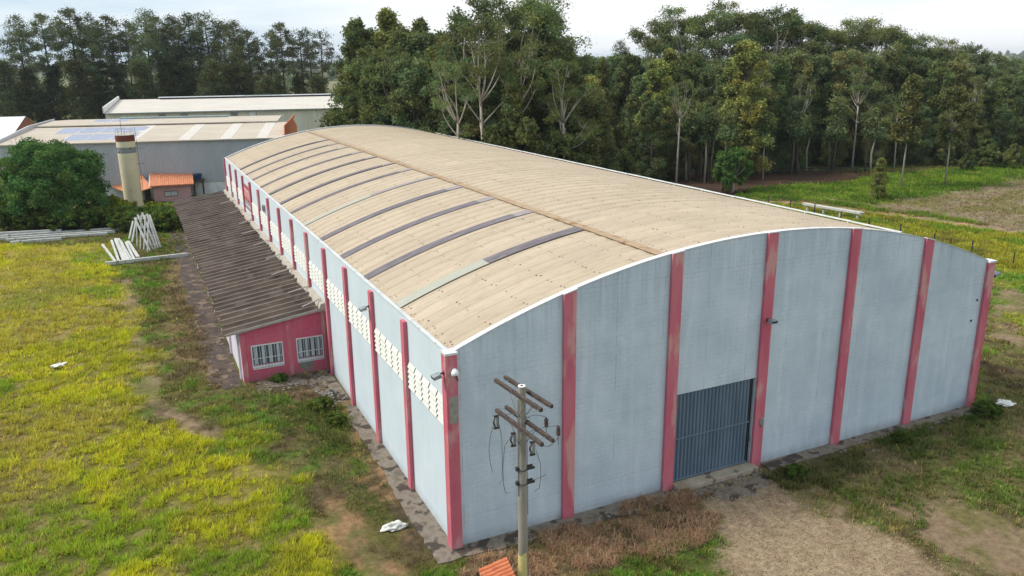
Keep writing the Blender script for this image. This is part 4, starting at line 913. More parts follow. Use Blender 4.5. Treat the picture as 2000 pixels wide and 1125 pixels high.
# smaller trusses' back legs
for k,(t_,f_) in enumerate([((266,424),(268,482)),((276,420),(274,486)),((284,420),(281,490)),((290,424),(288,493))]):
    ft_ = np.array(ppt(*f_,0)); r_ = ray(*t_); tt = (ft_[1]+1.2-CAM[1])/r_[1]; top = CAM+tt*r_
    beam(tuple(ft_), tuple(top), .12, f'{ords[k]} thin upright post inside the leaning stack from the left', 'thin posts inside the leaning stack')
for k in range(4):
    y_ = 428+k*17; x_ = 268+k*7; a = ppt(x_,y_,0); 
    r1 = ray(x_-2,y_); r2 = ray(x_+24,y_-2); yy_ = ppt(300,489)[1]+2.4-k*.7
    beam(tuple(CAM+(yy_-CAM[1])/r1[1]*r1), tuple(CAM+(yy_-CAM[1])/r2[1]*r2), .08, f'{ords[k]} thin crosspiece of the leaning stack from the top', 'crosspieces of the leaning stack')

# sacks, sheets, rubble
def blob(name, loc, s, seed, mt, rz=0):
    import bmesh
    bm = bmesh.new(); bmesh.ops.create_icosphere(bm, subdivisions=4, radius=1); rg = random.Random(seed)
    ks = [(Vector((rg.gauss(0,1),rg.gauss(0,1),rg.gauss(0,1))).normalized(), rg.uniform(3,13), rg.uniform(0,6)) for _ in range(14)]
    for v in bm.verts:
        d = v.co.normalized(); r = 1+sum(.085*math.sin(f*d.dot(k)+p) for k,f,p in ks); v.co = Vector((d.x*s[0]*r,d.y*s[1]*r,max(d.z*r,-.15)*s[2]))
    me = bpy.data.meshes.new(name); bm.to_mesh(me); bm.free(); me.materials.append(M[mt]); me.polygons.foreach_set('use_smooth',[True]*len(me.polygons))
    o = bpy.data.objects.new(name, me); COL.objects.link(o); o.location = loc; o.rotation_euler.z = rz; return o
tag(blob('plastic_sack', (-1.72,2.35,.05), (.44,.26,.20), 3, 'sack', .1), 'crumpled white sack on red soil by the side pavement', 'sack')
tag(blob('plastic_sheet', (-15.36,29.4,.12), (.42,.26,.08), 5, 'sack', .3), 'flat white scrap lying on the yellow lawn', 'scrap')
tag(blob('plastic_sheet', (31.8,-.8,.10), (.55,.34,.10), 8, 'sack', -.2), 'flat white scrap on the ground beyond the far right corner', 'scrap')
tag(blob('plastic_sheet', (10.5,83,.10), (.3,.3,.10), 8, 'sack', -.2), 'small white scrap behind the warehouse', 'scrap') if False else None
rg = random.Random(12); rb = MB()
for k in range(170):
    a = rg.uniform(0,6.28); r = abs(rg.gauss(0,.62)); cx, cy = -.95+r*math.cos(a)*.55, 17.0+r*math.sin(a)*1.25; 
    if cx > -.12: continue
    s_ = rg.uniform(.04,.13); hz = max(0,.42-.5*r)*rg.random()
    rb.box(cx-s_*.6,cx+s_*.6,cy-s_*.5,cy+s_*.5,hz-.03,hz+s_*.6,0,rg.uniform(0,3.1))
tag(rb.build('rubble', M['stone'], None), 'heap of broken grey masonry against the side wall by the lean-to', 'rubble', kind='stuff')
rb = MB()
for k in range(150):
    x = rg.uniform(-4.6,-.4); y = 20.6-abs(rg.gauss(0,.8)); s_ = rg.uniform(.03,.09)
    rb.box(x-s_,x+s_,y-s_*.7,y+s_*.7,-.02,s_*.6,0,rg.uniform(0,3))
for k in range(160):
    x = rg.uniform(-7.6,-5.2); y = rg.uniform(21,72); s_ = rg.uniform(.02,.07)
    if x>-5.3: continue
    rb.box(x-s_,x+s_,y-s_*.7,y+s_*.7,-.02,.03+s_*.5,0,rg.uniform(0,3))
for k in range(60):
    x = rg.uniform(.5,30); y = -.5-abs(rg.gauss(0,.5)); s_ = rg.uniform(.03,.08)
    rb.box(x-s_,x+s_,y-s_*.7,y+s_*.7,-.02,.03+s_*.5,0,rg.uniform(0,3))
tag(rb.build('stones', M['stone'], None), 'scattered stones and chips round the walls', 'stones', kind='stuff')
# pebbles on the gravel
rgq = np.random.default_rng(21); n = 26000
X = rgq.uniform(6,24,n); Y = rgq.uniform(-14,-.5,n); zone = [z for z in ZONES if z[1] is GRAV][0]
k = sdist(X,Y,zone[0])+(fbm(X,Y,1,3,71.)-.5)*1.8 > .1; X,Y = X[k],Y[k]; n = len(X)
s_ = rgq.uniform(.012,.035,n)
base = np.array([(1,0,0),(-.5,.87,0),(-.5,-.87,0),(0,0,1.0)]); an_ = rgq.uniform(0,6.28,n)
V = np.empty((n,4,3))
for i in range(4):
    V[:,i,0] = X+s_*(base[i,0]*np.cos(an_)-base[i,1]*np.sin(an_)); V[:,i,1] = Y+s_*(base[i,0]*np.sin(an_)+base[i,1]*np.cos(an_)); V[:,i,2] = -.01+s_*base[i,2]+(fbm(X,Y,9,2,61.)-.5)*.25
Fp = (np.arange(n)[:,None,None]*4+np.array([(0,1,3),(1,2,3),(2,0,3)])[None]).reshape(-1,3)
cc = np.repeat(np.array(GRAV)*rgq.uniform(.45,1.6,(n,1))*(1+rgq.uniform(-.1,.1,(n,3))),4,0)
pb = np_mesh('gravel', V.reshape(-1,3), Fp, M['grassleaf'], col=cc); tag(pb, 'loose beige gravel in front of the gate', 'gravel', kind='stuff')

# dry straw heaped by the wall and wispy weeds
def toward(c): return lambda C_, rg, m: np.array(c)*rg.uniform(.6,1.35,(m,1))*(1+rg.uniform(-.1,.1,(m,3)))
def inpoly(P, off=0): return lambda X,Y: sdist(X,Y,P)+(fbm(X,Y,1,3,5.)-.5)*1.2 > off
def patch(name, P, n, seed, hgt, blades, wid, colr, label, lean=.8, cat='grass', z0=-.03):
    rg = np.random.default_rng(seed); Pa = np.array(P); X = rg.uniform(Pa[:,0].min(),Pa[:,0].max(),n); Y = rg.uniform(Pa[:,1].min(),Pa[:,1].max(),n)
    k = inpoly(P)(X,Y) & ~((X>-.35)&(Y>-.3)&(X<30.4)&(Y<72)) & (rg.random(n)<np.clip((fbm(X,Y,.8,3,8.)-.3)*3,0.05,1)); X,Y = X[k],Y[k]; m = len(X)
    C_ = toward(colr)(None,rg,m)
    hh = hgt*rg.uniform(.4,1.3,m)*(.4+1.1*fbm(X,Y,1.1,2,3.))
    X,Y,hh,C_ = [np.repeat(a,blades,0) for a in (X,Y,hh,C_)]; q = len(X); an = rg.uniform(0,6.28,q); ln = rg.uniform(.2,1,q)*lean; hh = hh*rg.uniform(.5,1.2,q)
    a2 = an+1.5; V = np.empty((q,5,3)); rr = rg.uniform(0,.08,q); bx,by = X+np.cos(an)*rr,Y+np.sin(an)*rr; z = np.full(q,z0)+(fbm(X,Y,9,2,61.)-.5)*.25
    V[:,0]=np.stack([bx+np.cos(a2)*wid,by+np.sin(a2)*wid,z],-1); V[:,1]=np.stack([bx-np.cos(a2)*wid,by-np.sin(a2)*wid,z],-1)
    mx_,my_ = bx+np.cos(an)*hh*ln*.5,by+np.sin(an)*hh*ln*.5; mz = z+hh*(.75-.2*ln)
    V[:,2]=np.stack([mx_-np.cos(a2)*wid*.7,my_-np.sin(a2)*wid*.7,mz],-1)
    V[:,3]=np.stack([mx_+np.cos(a2)*wid*.7,my_+np.sin(a2)*wid*.7,mz],-1)
    V[:,4]=np.stack([bx+np.cos(an)*hh*ln*1.3,by+np.sin(an)*hh*ln*1.3,z+hh*(1-.75*ln)],-1)
    Fq = (np.arange(q)[:,None,None]*5+np.array([(0,1,2),(0,2,3),(3,2,4)])[None]).reshape(-1,3)
    o = np_mesh(name, V.reshape(-1,3), Fq, M['grassleaf'], col=np.repeat(C_,5,0)); return tag(o, label, cat, kind='stuff')
wp = lambda *p: [tuple(at(x,y)[:2]) for x,y in p]
patch('dry_grass', wp((1060,1080),(1050,1040),(1160,1030),(1240,975),(1350,965),(1400,1010),(1390,1060),(1300,1085),(1150,1110),(1060,1130),(900,1125),(930,1090)), 7500, 4, .34, 7, .010, (.42,.29,.16), 'tangled straw-coloured dead grass along the foot of the front wall', .9)
patch('weeds', wp((1480,925),(1600,900),(1680,880),(1720,920),(1650,960),(1540,955)), 2200, 5, .38, 4, .014, (.13,.13,.045), 'dark olive weeds right of the gate')
patch('weeds', wp((1690,865),(1900,805),(1960,830),(1940,900),(1780,900)), 2600, 6, .34, 4, .015, (.12,.155,.040), 'green weeds below the right half of the front wall')
patch('weeds', wp((1600,960),(1750,930),(1950,900),(2100,960),(2100,1020),(1850,990),(1800,1060),(1700,1010)), 3000, 7, .26, 4, .015, (.12,.16,.035), 'green weed patch at the right of the gravel')
patch('weeds', wp((600,770),(650,800),(700,830),(690,880),(640,860),(580,800)), 1500, 8, .42, 4, .014, (.15,.16,.045), 'tall olive weeds between rubble and lawn')
patch('weeds', wp((440,770),(600,780),(680,870),(760,960),(800,1060),(700,1000),(560,850)), 4200, 9, .26, 4, .015, (.125,.165,.040), 'mixed green weeds along the side pavement')
patch('weeds', wp((260,470),(345,440),(370,490),(300,520)), 1600, 10, .45, 4, .02, (.16,.18,.05), 'tall rough grass round the leaning posts')
patch('weeds', wp((340,560),(400,620),(430,760),(380,740),(340,680)), 2200, 11, .30, 4, .016, (.22,.16,.075), 'dry brown weeds along the lean-to apron')

# ------------------------------------------------------------------ trees
def leaves(centers, radii, counts, size, rg, cols, up=.35, shell=.55, fuzz=0):
    """leaf quads spread in ellipsoid clumps"""
    nn = int(sum(counts)); ci = np.repeat(np.arange(len(centers)), counts); c = np.asarray(centers)[ci]; r = np.asarray(radii)[ci]
    d = rg.normal(size=(nn,3)); d /= np.linalg.norm(d,axis=1,keepdims=True); rr = rg.uniform(shell**3,1,nn)**(1/3)
    rr = np.where(rg.random(nn)<.22, rr*rg.uniform(1,1.6,nn), rr)
    P = c + (rg.normal(size=(nn,3))*r*fuzz if fuzz else d*r*rr[:,None])
    nrm = d*.6+rg.normal(size=(nn,3))*.6+np.array((0,0,up)); nrm /= np.linalg.norm(nrm,axis=1,keepdims=True)
    a = np.cross(nrm, rg.normal(size=(nn,3))); a /= np.linalg.norm(a,axis=1,keepdims=True); b = np.cross(nrm,a)
    s = (size*rg.uniform(.55,1.3,nn))[:,None]
    V = np.stack([P-a*s, P-b*s*.45, P+a*s, P+b*s*.45],1)
    col = np.asarray(cols)[ci]*rg.uniform(.7,1.4,(nn,1))*(1+rg.uniform(-.10,.10,(nn,3)))
    return V.reshape(-1,3), np.arange(nn*4).reshape(-1,4), np.repeat(col,4,0)
def limb(b, p, q, r0, r1, rg, bow=.12, n=5, m=6):
    p = np.array(p,float); q = np.array(q,float); L_ = np.linalg.norm(q-p); w_ = rg.normal(size=3)*L_*bow*.5; w_[2] = abs(w_[2])*-.5
    t = np.linspace(0,1,n+1); pts = [tuple(p*(1-s)+q*s+w_*4*s*(1-s)) for s in t]; b.tube(pts, [r0*(1-s)+r1*s for s in t], m)
def tint(base, rg, n, v=.3): 
    b = np.array(base); k = rg.uniform(1-v,1+v,(n,1)); h = rg.uniform(-.12,.12,n); c = b*k; c[:,0] *= 1+h*1.2; c[:,2] *= 1-h; return c
PROTO = {}
def euc(key, h, w_, base, seed, dens=1.0, bot=.12, bark='bark', nclump=95, cone=.0, leafn=210, tr=1.0, nl=26):
    rg = np.random.default_rng(seed); e = empty('eucalyptus_tree'); n = nclump; C=[];Rr=[]
    for i in range(n):
        t = rg.uniform(bot,1.0); env = (math.sin(math.pi*min(1,(t-bot)/(1-bot)*.80+.14))**.65)
        env = env*(1-cone)+cone*(1.05-t); a = rg.uniform(0,6.28); lob = .78+.30*math.sin(2*a+seed)+.16*math.sin(3*a+seed*2+t*9)
        r = w_*env*lob*rg.uniform(.35,1)**.6; rad = rg.uniform(.07,.13)*w_*2*(1-.35*t)
        C.append((r*math.cos(a),r*math.sin(a),h*t-rad*.5)); Rr.append((rad,rad,rad*rg.uniform(.7,1.15)))
    for q in range(9):
        tt = .84+q*.019; C.append((rg.normal()*w_*.16*(1.25-tt)*3,rg.normal()*w_*.16*(1.25-tt)*3,h*tt)); Rr.append((w_*(1.12-tt)*.62,w_*(1.12-tt)*.62,h*.028))
    cnt = [int(leafn*dens*(r[0]/(w_*.2))**1.5)+40 for r in Rr]
    V,F,cc = leaves(C,Rr,[int(q*1.8) for q in cnt],.20,rg,tint(base,rg,len(C)),.35,.35,.52)
    b = MB(); lean = rg.normal(size=2)*.4
    b.tube([(0,0,-.3),(lean[0]*.3,lean[1]*.3,h*.3),(lean[0]*.7,lean[1]*.7,h*.62),(0,0,h*.93)],[h*.014*tr,h*.011*tr,h*.007*tr,.04],9)
    for i in rg.choice(n,nl,replace=False):
        c = C[i]; z0 = max(h*bot*.95,c[2]*rg.uniform(.62,.85)); limb(b,(lean[0]*.5,lean[1]*.5,z0),c,h*.0045*tr,.03,rg)
    t_ = b.build('trunk', M[bark], e, smooth=True); np_mesh('crown', V, F, M['leaf'], e, cc)
    PROTO[key] = e; return e
def openeuc(key, h, w_, base, seed, nb=15, bark='bark_pale', t0=.42, leafn=120, rad0=.15, forks=2):
    rg = np.random.default_rng(seed); e = empty('tall_eucalyptus_tree'); C=[];Rr=[]; b = MB()
    top = np.array((rg.normal()*.6,rg.normal()*.6,h*.62)); b.tube([(0,0,-.3),tuple(top*np.array((.4,.4,.5))),tuple(top)],[h*.013,h*.0105,h*.008],9)
    for i in range(nb):
        a = i*2.4+rg.uniform(-.4,.4); t = rg.uniform(t0,1) if i>nb*.45 else rg.uniform(.8,1)
        rr = w_*(rg.uniform(.25,.95) if t<.9 else rg.uniform(.05,.65)); tip = np.array((rr*math.cos(a),rr*math.sin(a),h*t-h*.06*(rr/w_)))
        st = top*min(1,max(.45,t-.22)/.62) if t-.22<.62 else top
        limb(b,tuple(st),tuple(tip),h*.0055,.035,rg,.16,6,6)
        for k in range(rg.integers(3,6)):
            cpt = tip+rg.normal(size=3)*w_*rad0*np.array((1.1,1.1,.55)); rad = w_*rg.uniform(.11,.2); C.append(tuple(cpt)); Rr.append((rad,rad,rad*rg.uniform(.45,.75)))
            limb(b,tuple(tip*.8+st*.2),tuple(cpt),.05,.02,rg,.1,3,5)
    V,F,cc = leaves(C,Rr,[int(1.7*leafn*rg.uniform(.7,1.3)) for _ in C],.19,rg,tint(base,rg,len(C)),.35,.3,.62)
    b.build('trunk', M[bark], e, smooth=True); np_mesh('crown', V, F, M['leaf'], e, cc); PROTO[key] = e; return e
def pine(key, h, w_, base, seed, bot=.38, n=44, rounded=True, leafn=130, bark='bark_dark'):
    rg = np.random.default_rng(seed); e = empty('pine_tree'); C=[];Rr=[]; b = MB(); lx,ly = rg.normal(size=2)*.9
    P = lambda t: np.array((lx*t*t,ly*t*t,h*t))
    b.tube([tuple(P(t)-np.array((0,0,.3*(t==0)))) for t in (0,.25,.5,.75,.97)],[h*.012,h*.010,h*.0078,h*.005,.05],8)
    for i in range(n):
        t = bot+(1-bot)*((i+rg.random())/n)**.75; env = (1.0-((t-bot)/(1-bot))**3.5)*.85+.12 if rounded else (1-t)/(1-bot)+.08
        env = max(env,.1)*rg.uniform(.45,1.1); a = i*2.4+rg.uniform(-.5,.5); r = w_*env; z = h*t+r*.14
        tip = P(t)+np.array((r*math.cos(a),r*math.sin(a),r*.18)); limb(b,tuple(P(t)),tuple(tip),h*.003,.025,rg,.1,4,5)
        for s_ in ((.55,.85,1.0) if r>w_*.5 else (.9,)):
            c = P(t)*(1-s_)+tip*s_+rg.normal(size=3)*.25; rad = w_*rg.uniform(.12,.22); C.append(tuple(c)); Rr.append((rad,rad,rad*rg.uniform(.55,.9)))
    V,F,cc = leaves(C,Rr,[int(leafn*.95*rg.uniform(.6,1.3)*(r[0]/(w_*.17))**1.3)+15 for r in Rr],.19,rg,tint(base,rg,len(C),.25),.5,.2,.62)
    b.build('trunk', M[bark], e, smooth=True); np_mesh('crown', V, F, M['leaf'], e, cc); PROTO[key] = e; return e
def broad(key, h, w_, base, seed, n=120, leafn=260, name='broad_tree', bark='bark', size=.2, stem=.12, flat=.5):
    rg = np.random.default_rng(seed); e = empty(name); C=[];Rr=[]; b = MB()
    b.tube([(0,0,-.3),(.1,0,h*stem),(0,.1,h*.35)],[h*.035,h*.028,h*.02],9)
    for i in range(n):
        ph_ = rg.uniform(0,1)**.8; a = rg.uniform(0,6.28); el = math.asin(ph_*1.42-.42 if ph_*1.42-.42<1 else .99)
        k = rg.uniform(.72,1.0)+.07*math.sin(3*a+seed)+.06*math.sin(5*el+seed)
        c = np.array((w_*k*math.cos(a)*math.cos(el), w_*k*math.sin(a)*math.cos(el), h*.36+h*.56*k*math.sin(el))); rad = w_*rg.uniform(.11,.2)
        C.append(tuple(c)); Rr.append((rad,rad,rad*flat*rg.uniform(.8,1.3)))
        if i%4==0: limb(b,(0,0,h*.28),tuple(c),h*.010,.02,rg,.14,5,6)
    for i in range(n//3):
        c = rg.normal(size=3)*np.array((w_*.38,w_*.38,h*.15))+np.array((0,0,h*.5)); rad = w_*.2; C.append(tuple(c)); Rr.append((rad,rad,rad*flat))
    V,F,cc = leaves(C,Rr,[int(leafn*(r[0]/(w_*.16))**1.5) for r in Rr],size,rg,tint(base,rg,len(C),.28),.6,.3)
    b.build('trunk', M[bark], e, smooth=True); np_mesh('crown', V, F, M['leaf'], e, cc); PROTO[key] = e; return e

EG=(.165,.195,.070); EY=(.245,.265,.075); EO=(.185,.192,.076); ED=(.130,.162,.066); PG=(.115,.142,.062)
euc('e1',20,4.6,EG,11,nclump=110); euc('e2',20,5.2,ED,12,nclump=120,bot=.08); euc('e3',20,4.2,EY,13,nclump=100,cone=.45); euc('e4',20,5.0,EO,14,nclump=110); euc('e5',20,3.9,EG,15,cone=.7,nclump=90,bot=.06)
openeuc('o1',26,6.2,ED,21,18); openeuc('o2',26,7.0,EG,22,20,t0=.5); openeuc('o3',26,5.4,ED,23,14,t0=.55)
euc('t1',14,2.6,(.16,.17,.06),24,bot=.42,bark='bark_pale',nclump=90,cone=.6,leafn=200,tr=.62,nl=9); euc('t2',14,2.9,(.16,.17,.06),25,bot=.48,bark='bark_pale',nclump=62,leafn=170,tr=.66,nl=12)
openeuc('w1',26,5.6,EG,61,15,t0=.5,leafn=80); openeuc('w2',26,5.0,EG,62,12,t0=.4,leafn=60)
pine('p1',26,5.2,PG,31); pine('p2',26,4.4,PG,32,bot=.5,n=34); pine('p3',26,5.6,(.085,.10,.04),33,bot=.22,n=60); pine('p4',26,4.2,(.08,.088,.048),34,bot=.45,n=30,leafn=70); pine('p5',14,4.4,(.085,.098,.038),35,bot=.10,n=54,rounded=False)
broad('big',10.6,6.3,(.095,.165,.045),41,n=230,leafn=360,size=.16,flat=.62,stem=.1); broad('round',7.2,2.6,(.11,.205,.055),42,n=70,leafn=260,size=.17,flat=.8,bark='bark_pale')
broad('bush',2.6,1.7,(.085,.125,.025),43,n=50,leafn=170,name='bush',size=.12,flat=.8,stem=.05); broad('bushy',2.0,1.3,(.27,.30,.03),44,n=40,leafn=150,name='bush',size=.11,flat=.8,stem=.05)
broad('und',7,3.6,(.115,.135,.045),45,n=80,leafn=220,name='understorey_tree',size=.22,flat=.75)
used = set()
def place(key, px, top, D, h0, label, group, base_py=None, rz=None, wide=1.0):
    """stand a tree so that its top shows at (px, top) at depth D"""
    p = CAM+D*ray(px,top); Hh = float(p[2])
    o = PROTO[key] if key not in used else cp(PROTO[key]); used.add(key)
    s_ = Hh/h0; o.location = (p[0],p[1],0); o.scale = (s_*wide,s_*wide,s_); o.rotation_euler = (0,0,rz if rz is not None else random.uniform(0,6.28))
    return tag(o, label, 'tree', group)
def nth(i):
    ones=['first','second','third','fourth','fifth','sixth','seventh','eighth','ninth','tenth','eleventh','twelfth','thirteenth','fourteenth','fifteenth','sixteenth','seventeenth','eighteenth','nineteenth']
    if i<19: return ones[i]
    t=(i+1)//10; u=(i+1)%10; return ['','','twentieth','thirtieth','fortieth','fiftieth'][t] if u==0 else ['','','twenty','thirty','forty','fifty'][t]+'-'+ones[u-1]
# pines behind the sheds (left)
PN=[('p1',30,36,172),('p2',78,28,178),('p2',132,18,170),('p4',165,26,186),('p1',172,50,168),('p2',215,32,176),('p4',240,40,188),('p1',278,25,170),('p2',296,32,184),('p3',335,34,172),('p3',362,30,178),('p1',402,30,174),('p4',430,40,188),('p3',455,45,170),('p2',482,60,182),('p4',520,60,176),('p2',545,46,172),('p4',585,60,186),('p4',603,55,176),('p4',622,60,170)]
for i,(k,x,t_,D) in enumerate(PN): place(k,x,t_,D+32,26,f'{nth(i)} tall pine from the left in the row behind the sheds','tall pines behind the sheds',wide=.95+.1*(i%3))
UN=[(8,120),(60,135),(100,128),(150,118),(195,125),(235,130),(275,120),(320,115),(360,110),(400,120),(440,128),(475,135),(510,150),(552,158),(590,150),(625,150)]
for i,(x,t_) in enumerate(UN): place('p5',x,t_,198+6*(i%3),14,f'{nth(i)} low dark conifer from the left under the tall pines','low conifers under the pines',wide=1.15)
# central grove
GN=[('e1',716,95,114),('e5',692,42,118),('e2',712,60,122),('e3',757,24,118),('e1',785,60,112),('e5',820,42,116),('e2',850,68,110),('e4',893,58,108),('e1',870,90,104),('e4',1010,60,104),('e4',960,85,98),('e2',1062,55,106),('e1',1085,90,100),('e2',930,120,96),('e1',740,110,106),('e2',800,120,102),('e4',1100,110,104),('e5',1000,150,92),('e3',728,130,110)]
for i,(k,x,t_,D) in enumerate(GN): place(k,x,t_,D,20,f'{nth(i)} leafy eucalyptus of the middle grove behind the roof, counted as they stand from left to right' if False else f'leafy eucalyptus of the middle grove, {nth(sorted(GN,key=lambda g:g[1]).index(GN[i]))} from the left','leafy eucalypts of the middle grove',wide=1.1)
ON=[('o3',918,12,100),('o1',955,-12,102),('o2',1035,-14,102),('o3',1080,8,104),('o1',1005,20,108)]
for i,(k,x,t_,D) in enumerate(ON): place(k,x,t_,D,26,f'tall open-crowned eucalyptus rising over the middle grove, {nth(sorted(ON,key=lambda g:g[1]).index(ON[i]))} from the left','tall open eucalypts over the middle grove',wide=.9)
WB=[('w1',942,48,91),('w2',880,112,88),('w2',1015,70,92),('w1',1105,120,92),('w2',760,95,104)]
for i,(k,x,t_,D) in enumerate(WB): place(k,x,t_,D,26,f'pale-limbed thin-crowned eucalyptus in front of the middle grove, {nth(sorted(WB,key=lambda g:g[1]).index(WB[i]))} from the left','pale-limbed eucalypts before the middle grove',wide=.8)
WR=[('w2',1330,150,118),('w1',1480,105,128),('w2',1575,150,130),('w1',1685,130,134),('w2',1765,170,134),('w1',1905,150,138)]
for i,(k,x,t_,D) in enumerate(WR): place(k,x,t_,D,26,f'pale-limbed thin-crowned eucalyptus at the front of the right wood, {nth(sorted(WR,key=lambda g:g[1]).index(WR[i]))} from the left','pale-limbed eucalypts of the right wood',wide=.8)
# lower trees in the dip
DN=[('e2',1140,112,150),('e5',1175,115,140),('e2',1205,112,156),('e1',1230,108,150),('e3',1150,150,124),('e2',1120,170,112),('e4',1165,190,112),('e2',1255,150,136),('e5',1195,275,104)]
for i,(k,x,t_,D) in enumerate(DN): place(k,x,t_,D,20,f'darker eucalyptus in the low stretch of the tree line, {nth(sorted(DN,key=lambda g:g[1]).index(DN[i]))} from the left','eucalypts in the low stretch of the tree line',wide=1.1)
place('p1',1213,84,190,26,'distant round-topped pine showing above the low stretch of trees',None,wide=.9)
# right forest, back row open crowns
RN=[('o1',1290,36,150),('o2',1345,24,150),('o1',1400,18,146),('o2',1440,14,150),('o3',1475,16,148),('o1',1520,12,146),('o2',1560,36,148),('o1',1590,46,150),('o2',1635,48,150),('o1',1680,44,152),('o2',1720,44,150),('o3',1760,58,152),('o1',1800,66,150),('o2',1845,85,150),('o1',1890,84,152),('o3',1935,98,156),('o1',1985,112,158),('o2',1310,60,158),('o2',1495,40,160),('o1',1650,70,164),('o2',1780,84,166)]
for i,(k,x,t_,D) in enumerate(RN): place(k,x,t_,D,26,f'tall umbrella-topped eucalyptus of the right wood, {nth(sorted(RN,key=lambda g:g[1]).index(RN[i]))} from the left along its skyline','tall eucalypts of the right wood',wide=1.0)
FN=[('e3',1285,120,132),('e3',1310,100,136),('e1',1345,105,134),('e3',1460,84,122),('e5',1430,120,126),('e2',1395,130,130),('e1',1520,110,138),('e4',1560,100,140),('e2',1600,110,142),('e4',1655,96,140),('e2',1700,110,142),('e1',1740,105,146),('e2',1790,115,146),('e1',1835,120,144),('e4',1870,115,146),('e2',1920,130,148),('e1',1965,150,146),('e2',2010,150,144),('e2',1560,190,132),('e1',1640,190,134),('e4',1720,200,136),('e2',1800,210,138),('e1',1900,200,138),('e2',1960,215,140),('e2',1505,180,130),('e1',1380,200,126),('e4',1330,190,124),('e2',1275,200,122),('e2',2040,200,138),('e4',1850,250,138)]
for i,(k,x,t_,D) in enumerate(FN): place(k,x,t_,D,20,f'leafy eucalyptus in the body of the right wood, {nth(sorted(FN,key=lambda g:g[1]).index(FN[i]))} from the left','leafy eucalypts of the right wood',wide=1.12)
# understorey along the edge
VN=[(1140,270,106),(1215,290,118),(1260,260,128),(1300,240,132),(1560,262,136),(1620,250,140),(1680,255,142),(1740,262,140),(1850,280,138),(1930,270,136),(1985,280,134),(900,200,100),(1000,215,92),(1080,250,94),(760,170,110),(722,190,114),(712,225,112),(1830,240,142),(1890,300,132)]
for i,(x,t_,D) in enumerate(VN): place('und',x,t_,D,7,f'low bushy tree under the eucalypts, {nth(sorted(VN,key=lambda g:g[0]).index(VN[i]))} from the left','low bushy trees under the eucalypts',wide=.8)
# pale trunks along the front edge, seen under the crowns
place('t1',1786,150,113,14,'slender pale-trunked eucalyptus standing alone in the green strip, left of the pair',None)
place('t2',1872,172,114,14,'slender pale-trunked eucalyptus standing alone in the green strip, right of the pair',None)
place('round',1436,276,112,7.2,'round bright green tree just beyond the warehouse roof',None)
sp_ = place('e3',1722,310,106,20,'young narrow sapling standing by the dirt path',None,wide=1.5)
# left-hand trees and bushes
place('big',84,262,94,10.6,'broad dark-crowned tree beside the grey shed, left of the water tower',None,wide=.90)
place('big',-60,330,97,10.6,'broad tree cut off by the left edge of the photo',None,wide=.8)
BN=[('bush',208,396,95),('bush',232,398,94),('bush',258,398,95),('bush',283,400,94.5),('bush',308,400,94),('bushy',238,386,98),('bushy',296,391,97),('bush',332,404,93.5),('bush',213,380,102),('bushy',219,377,100),('bush',190,400,94),('bush',270,412,92),('bush',20,395,93),('bush',60,405,92),('bush',150,400,92),('bush',112,405,92),('bushy',5,388,94),('bush',170,392,95),('bush',85,400,93),('bush',38,398,94),('bush',322,408,92),('bush',245,410,92)]
for i,(k,x,t_,D) in enumerate(BN):
    o = place(k,x,t_,D,2.6 if k=='bush' else 2.0,(f'dark green bush, {nth(sorted(BN,key=lambda g:g[1]).index(BN[i]))} from the left in the hedge below the water tower' if k=='bush' else f'yellow-green bush, {nth(sorted(BN,key=lambda g:g[1]).index(BN[i]))} from the left in the hedge below the water tower'),'bushes between the big tree and the lean-to'); o['category']='bush'
    w0 = 1.9 if k=='bush' else 1.5; o.scale = (w0*.62,w0*.62,o.scale[2])
WN=[(2.2,20.3,.55,'small dry bush')]
sb = [(-3.2,20.5,.28,'bush','olive weed bush against the crimson end wall'),(-1.9,15.2,.40,'bush','dark weed bush beside the rubble heap'),(-1.6,13.2,.34,'bush','green weed bush on the edge of the side pavement'),(23.0,-1.5,.3,'bush','tall green weed by the wall between the fifth and sixth pilasters'),(29.6,-1.3,.42,'bush','green weed bush by the far right corner'),(15.9,-1.7,.3,'bush','olive tussock right of the gate')]
for x,y,s_,k,lab in sb:
    o = cp(PROTO[k]); o.location=(x,y,-.05); o.scale=(s_,s_,s_*.9); o.rotation_euler=(0,0,random.uniform(0,6)); tag(o,lab,'bush','weed bushes near the walls')

# woodland far behind, read as one mass
rg = np.random.default_rng(77); C=[];Rr=[];cl_=[]
def mass(x0,x1,D0,D1,n,hh):
    for i in range(n):
        px = rg.uniform(x0,x1); D = rg.uniform(D0,D1); p = CAM+D*ray(px,120); h_ = hh*rg.uniform(.6,1.15)
        z0 = float(hill(np.array(p[0]),np.array(p[1]))); r = h_*rg.uniform(.28,.45)
        for k in range(3): C.append((p[0]+rg.normal()*r*.5,p[1]+rg.normal()*r*.5,z0+h_*(.25+.27*k))); Rr.append((r*(1-.18*k),r*(1-.18*k),h_*.25)); cl_.append(rg.uniform(.7,1.2))
mass(-100,700,250,340,90,9); mass(760,1300,165,210,110,15); mass(1250,2150,160,215,170,15); mass(-200,2200,420,700,260,12)
cols = np.array(ED)*np.array(cl_)[:,None]
V,F,cc = leaves(C,Rr,[130]*len(C),.75,rg,cols,.5,.5)
tag(np_mesh('woodland', V, F, M['leaf'], None, cc), 'dense dark woodland behind the eucalypts and pines', 'woodland', kind='stuff')
C=[];Rr=[];cl_=[]
mass(-400,2400,900,3200,900,15)
V,F,cc = leaves(C,Rr,[26]*len(C),4.0,rg,np.array(ED)*np.array(cl_)[:,None],.5,.5)
tag(np_mesh('distant_woodland', V, F, M['leaf'], None, cc), 'distant scattered woods towards the horizon', 'woodland', kind='stuff')
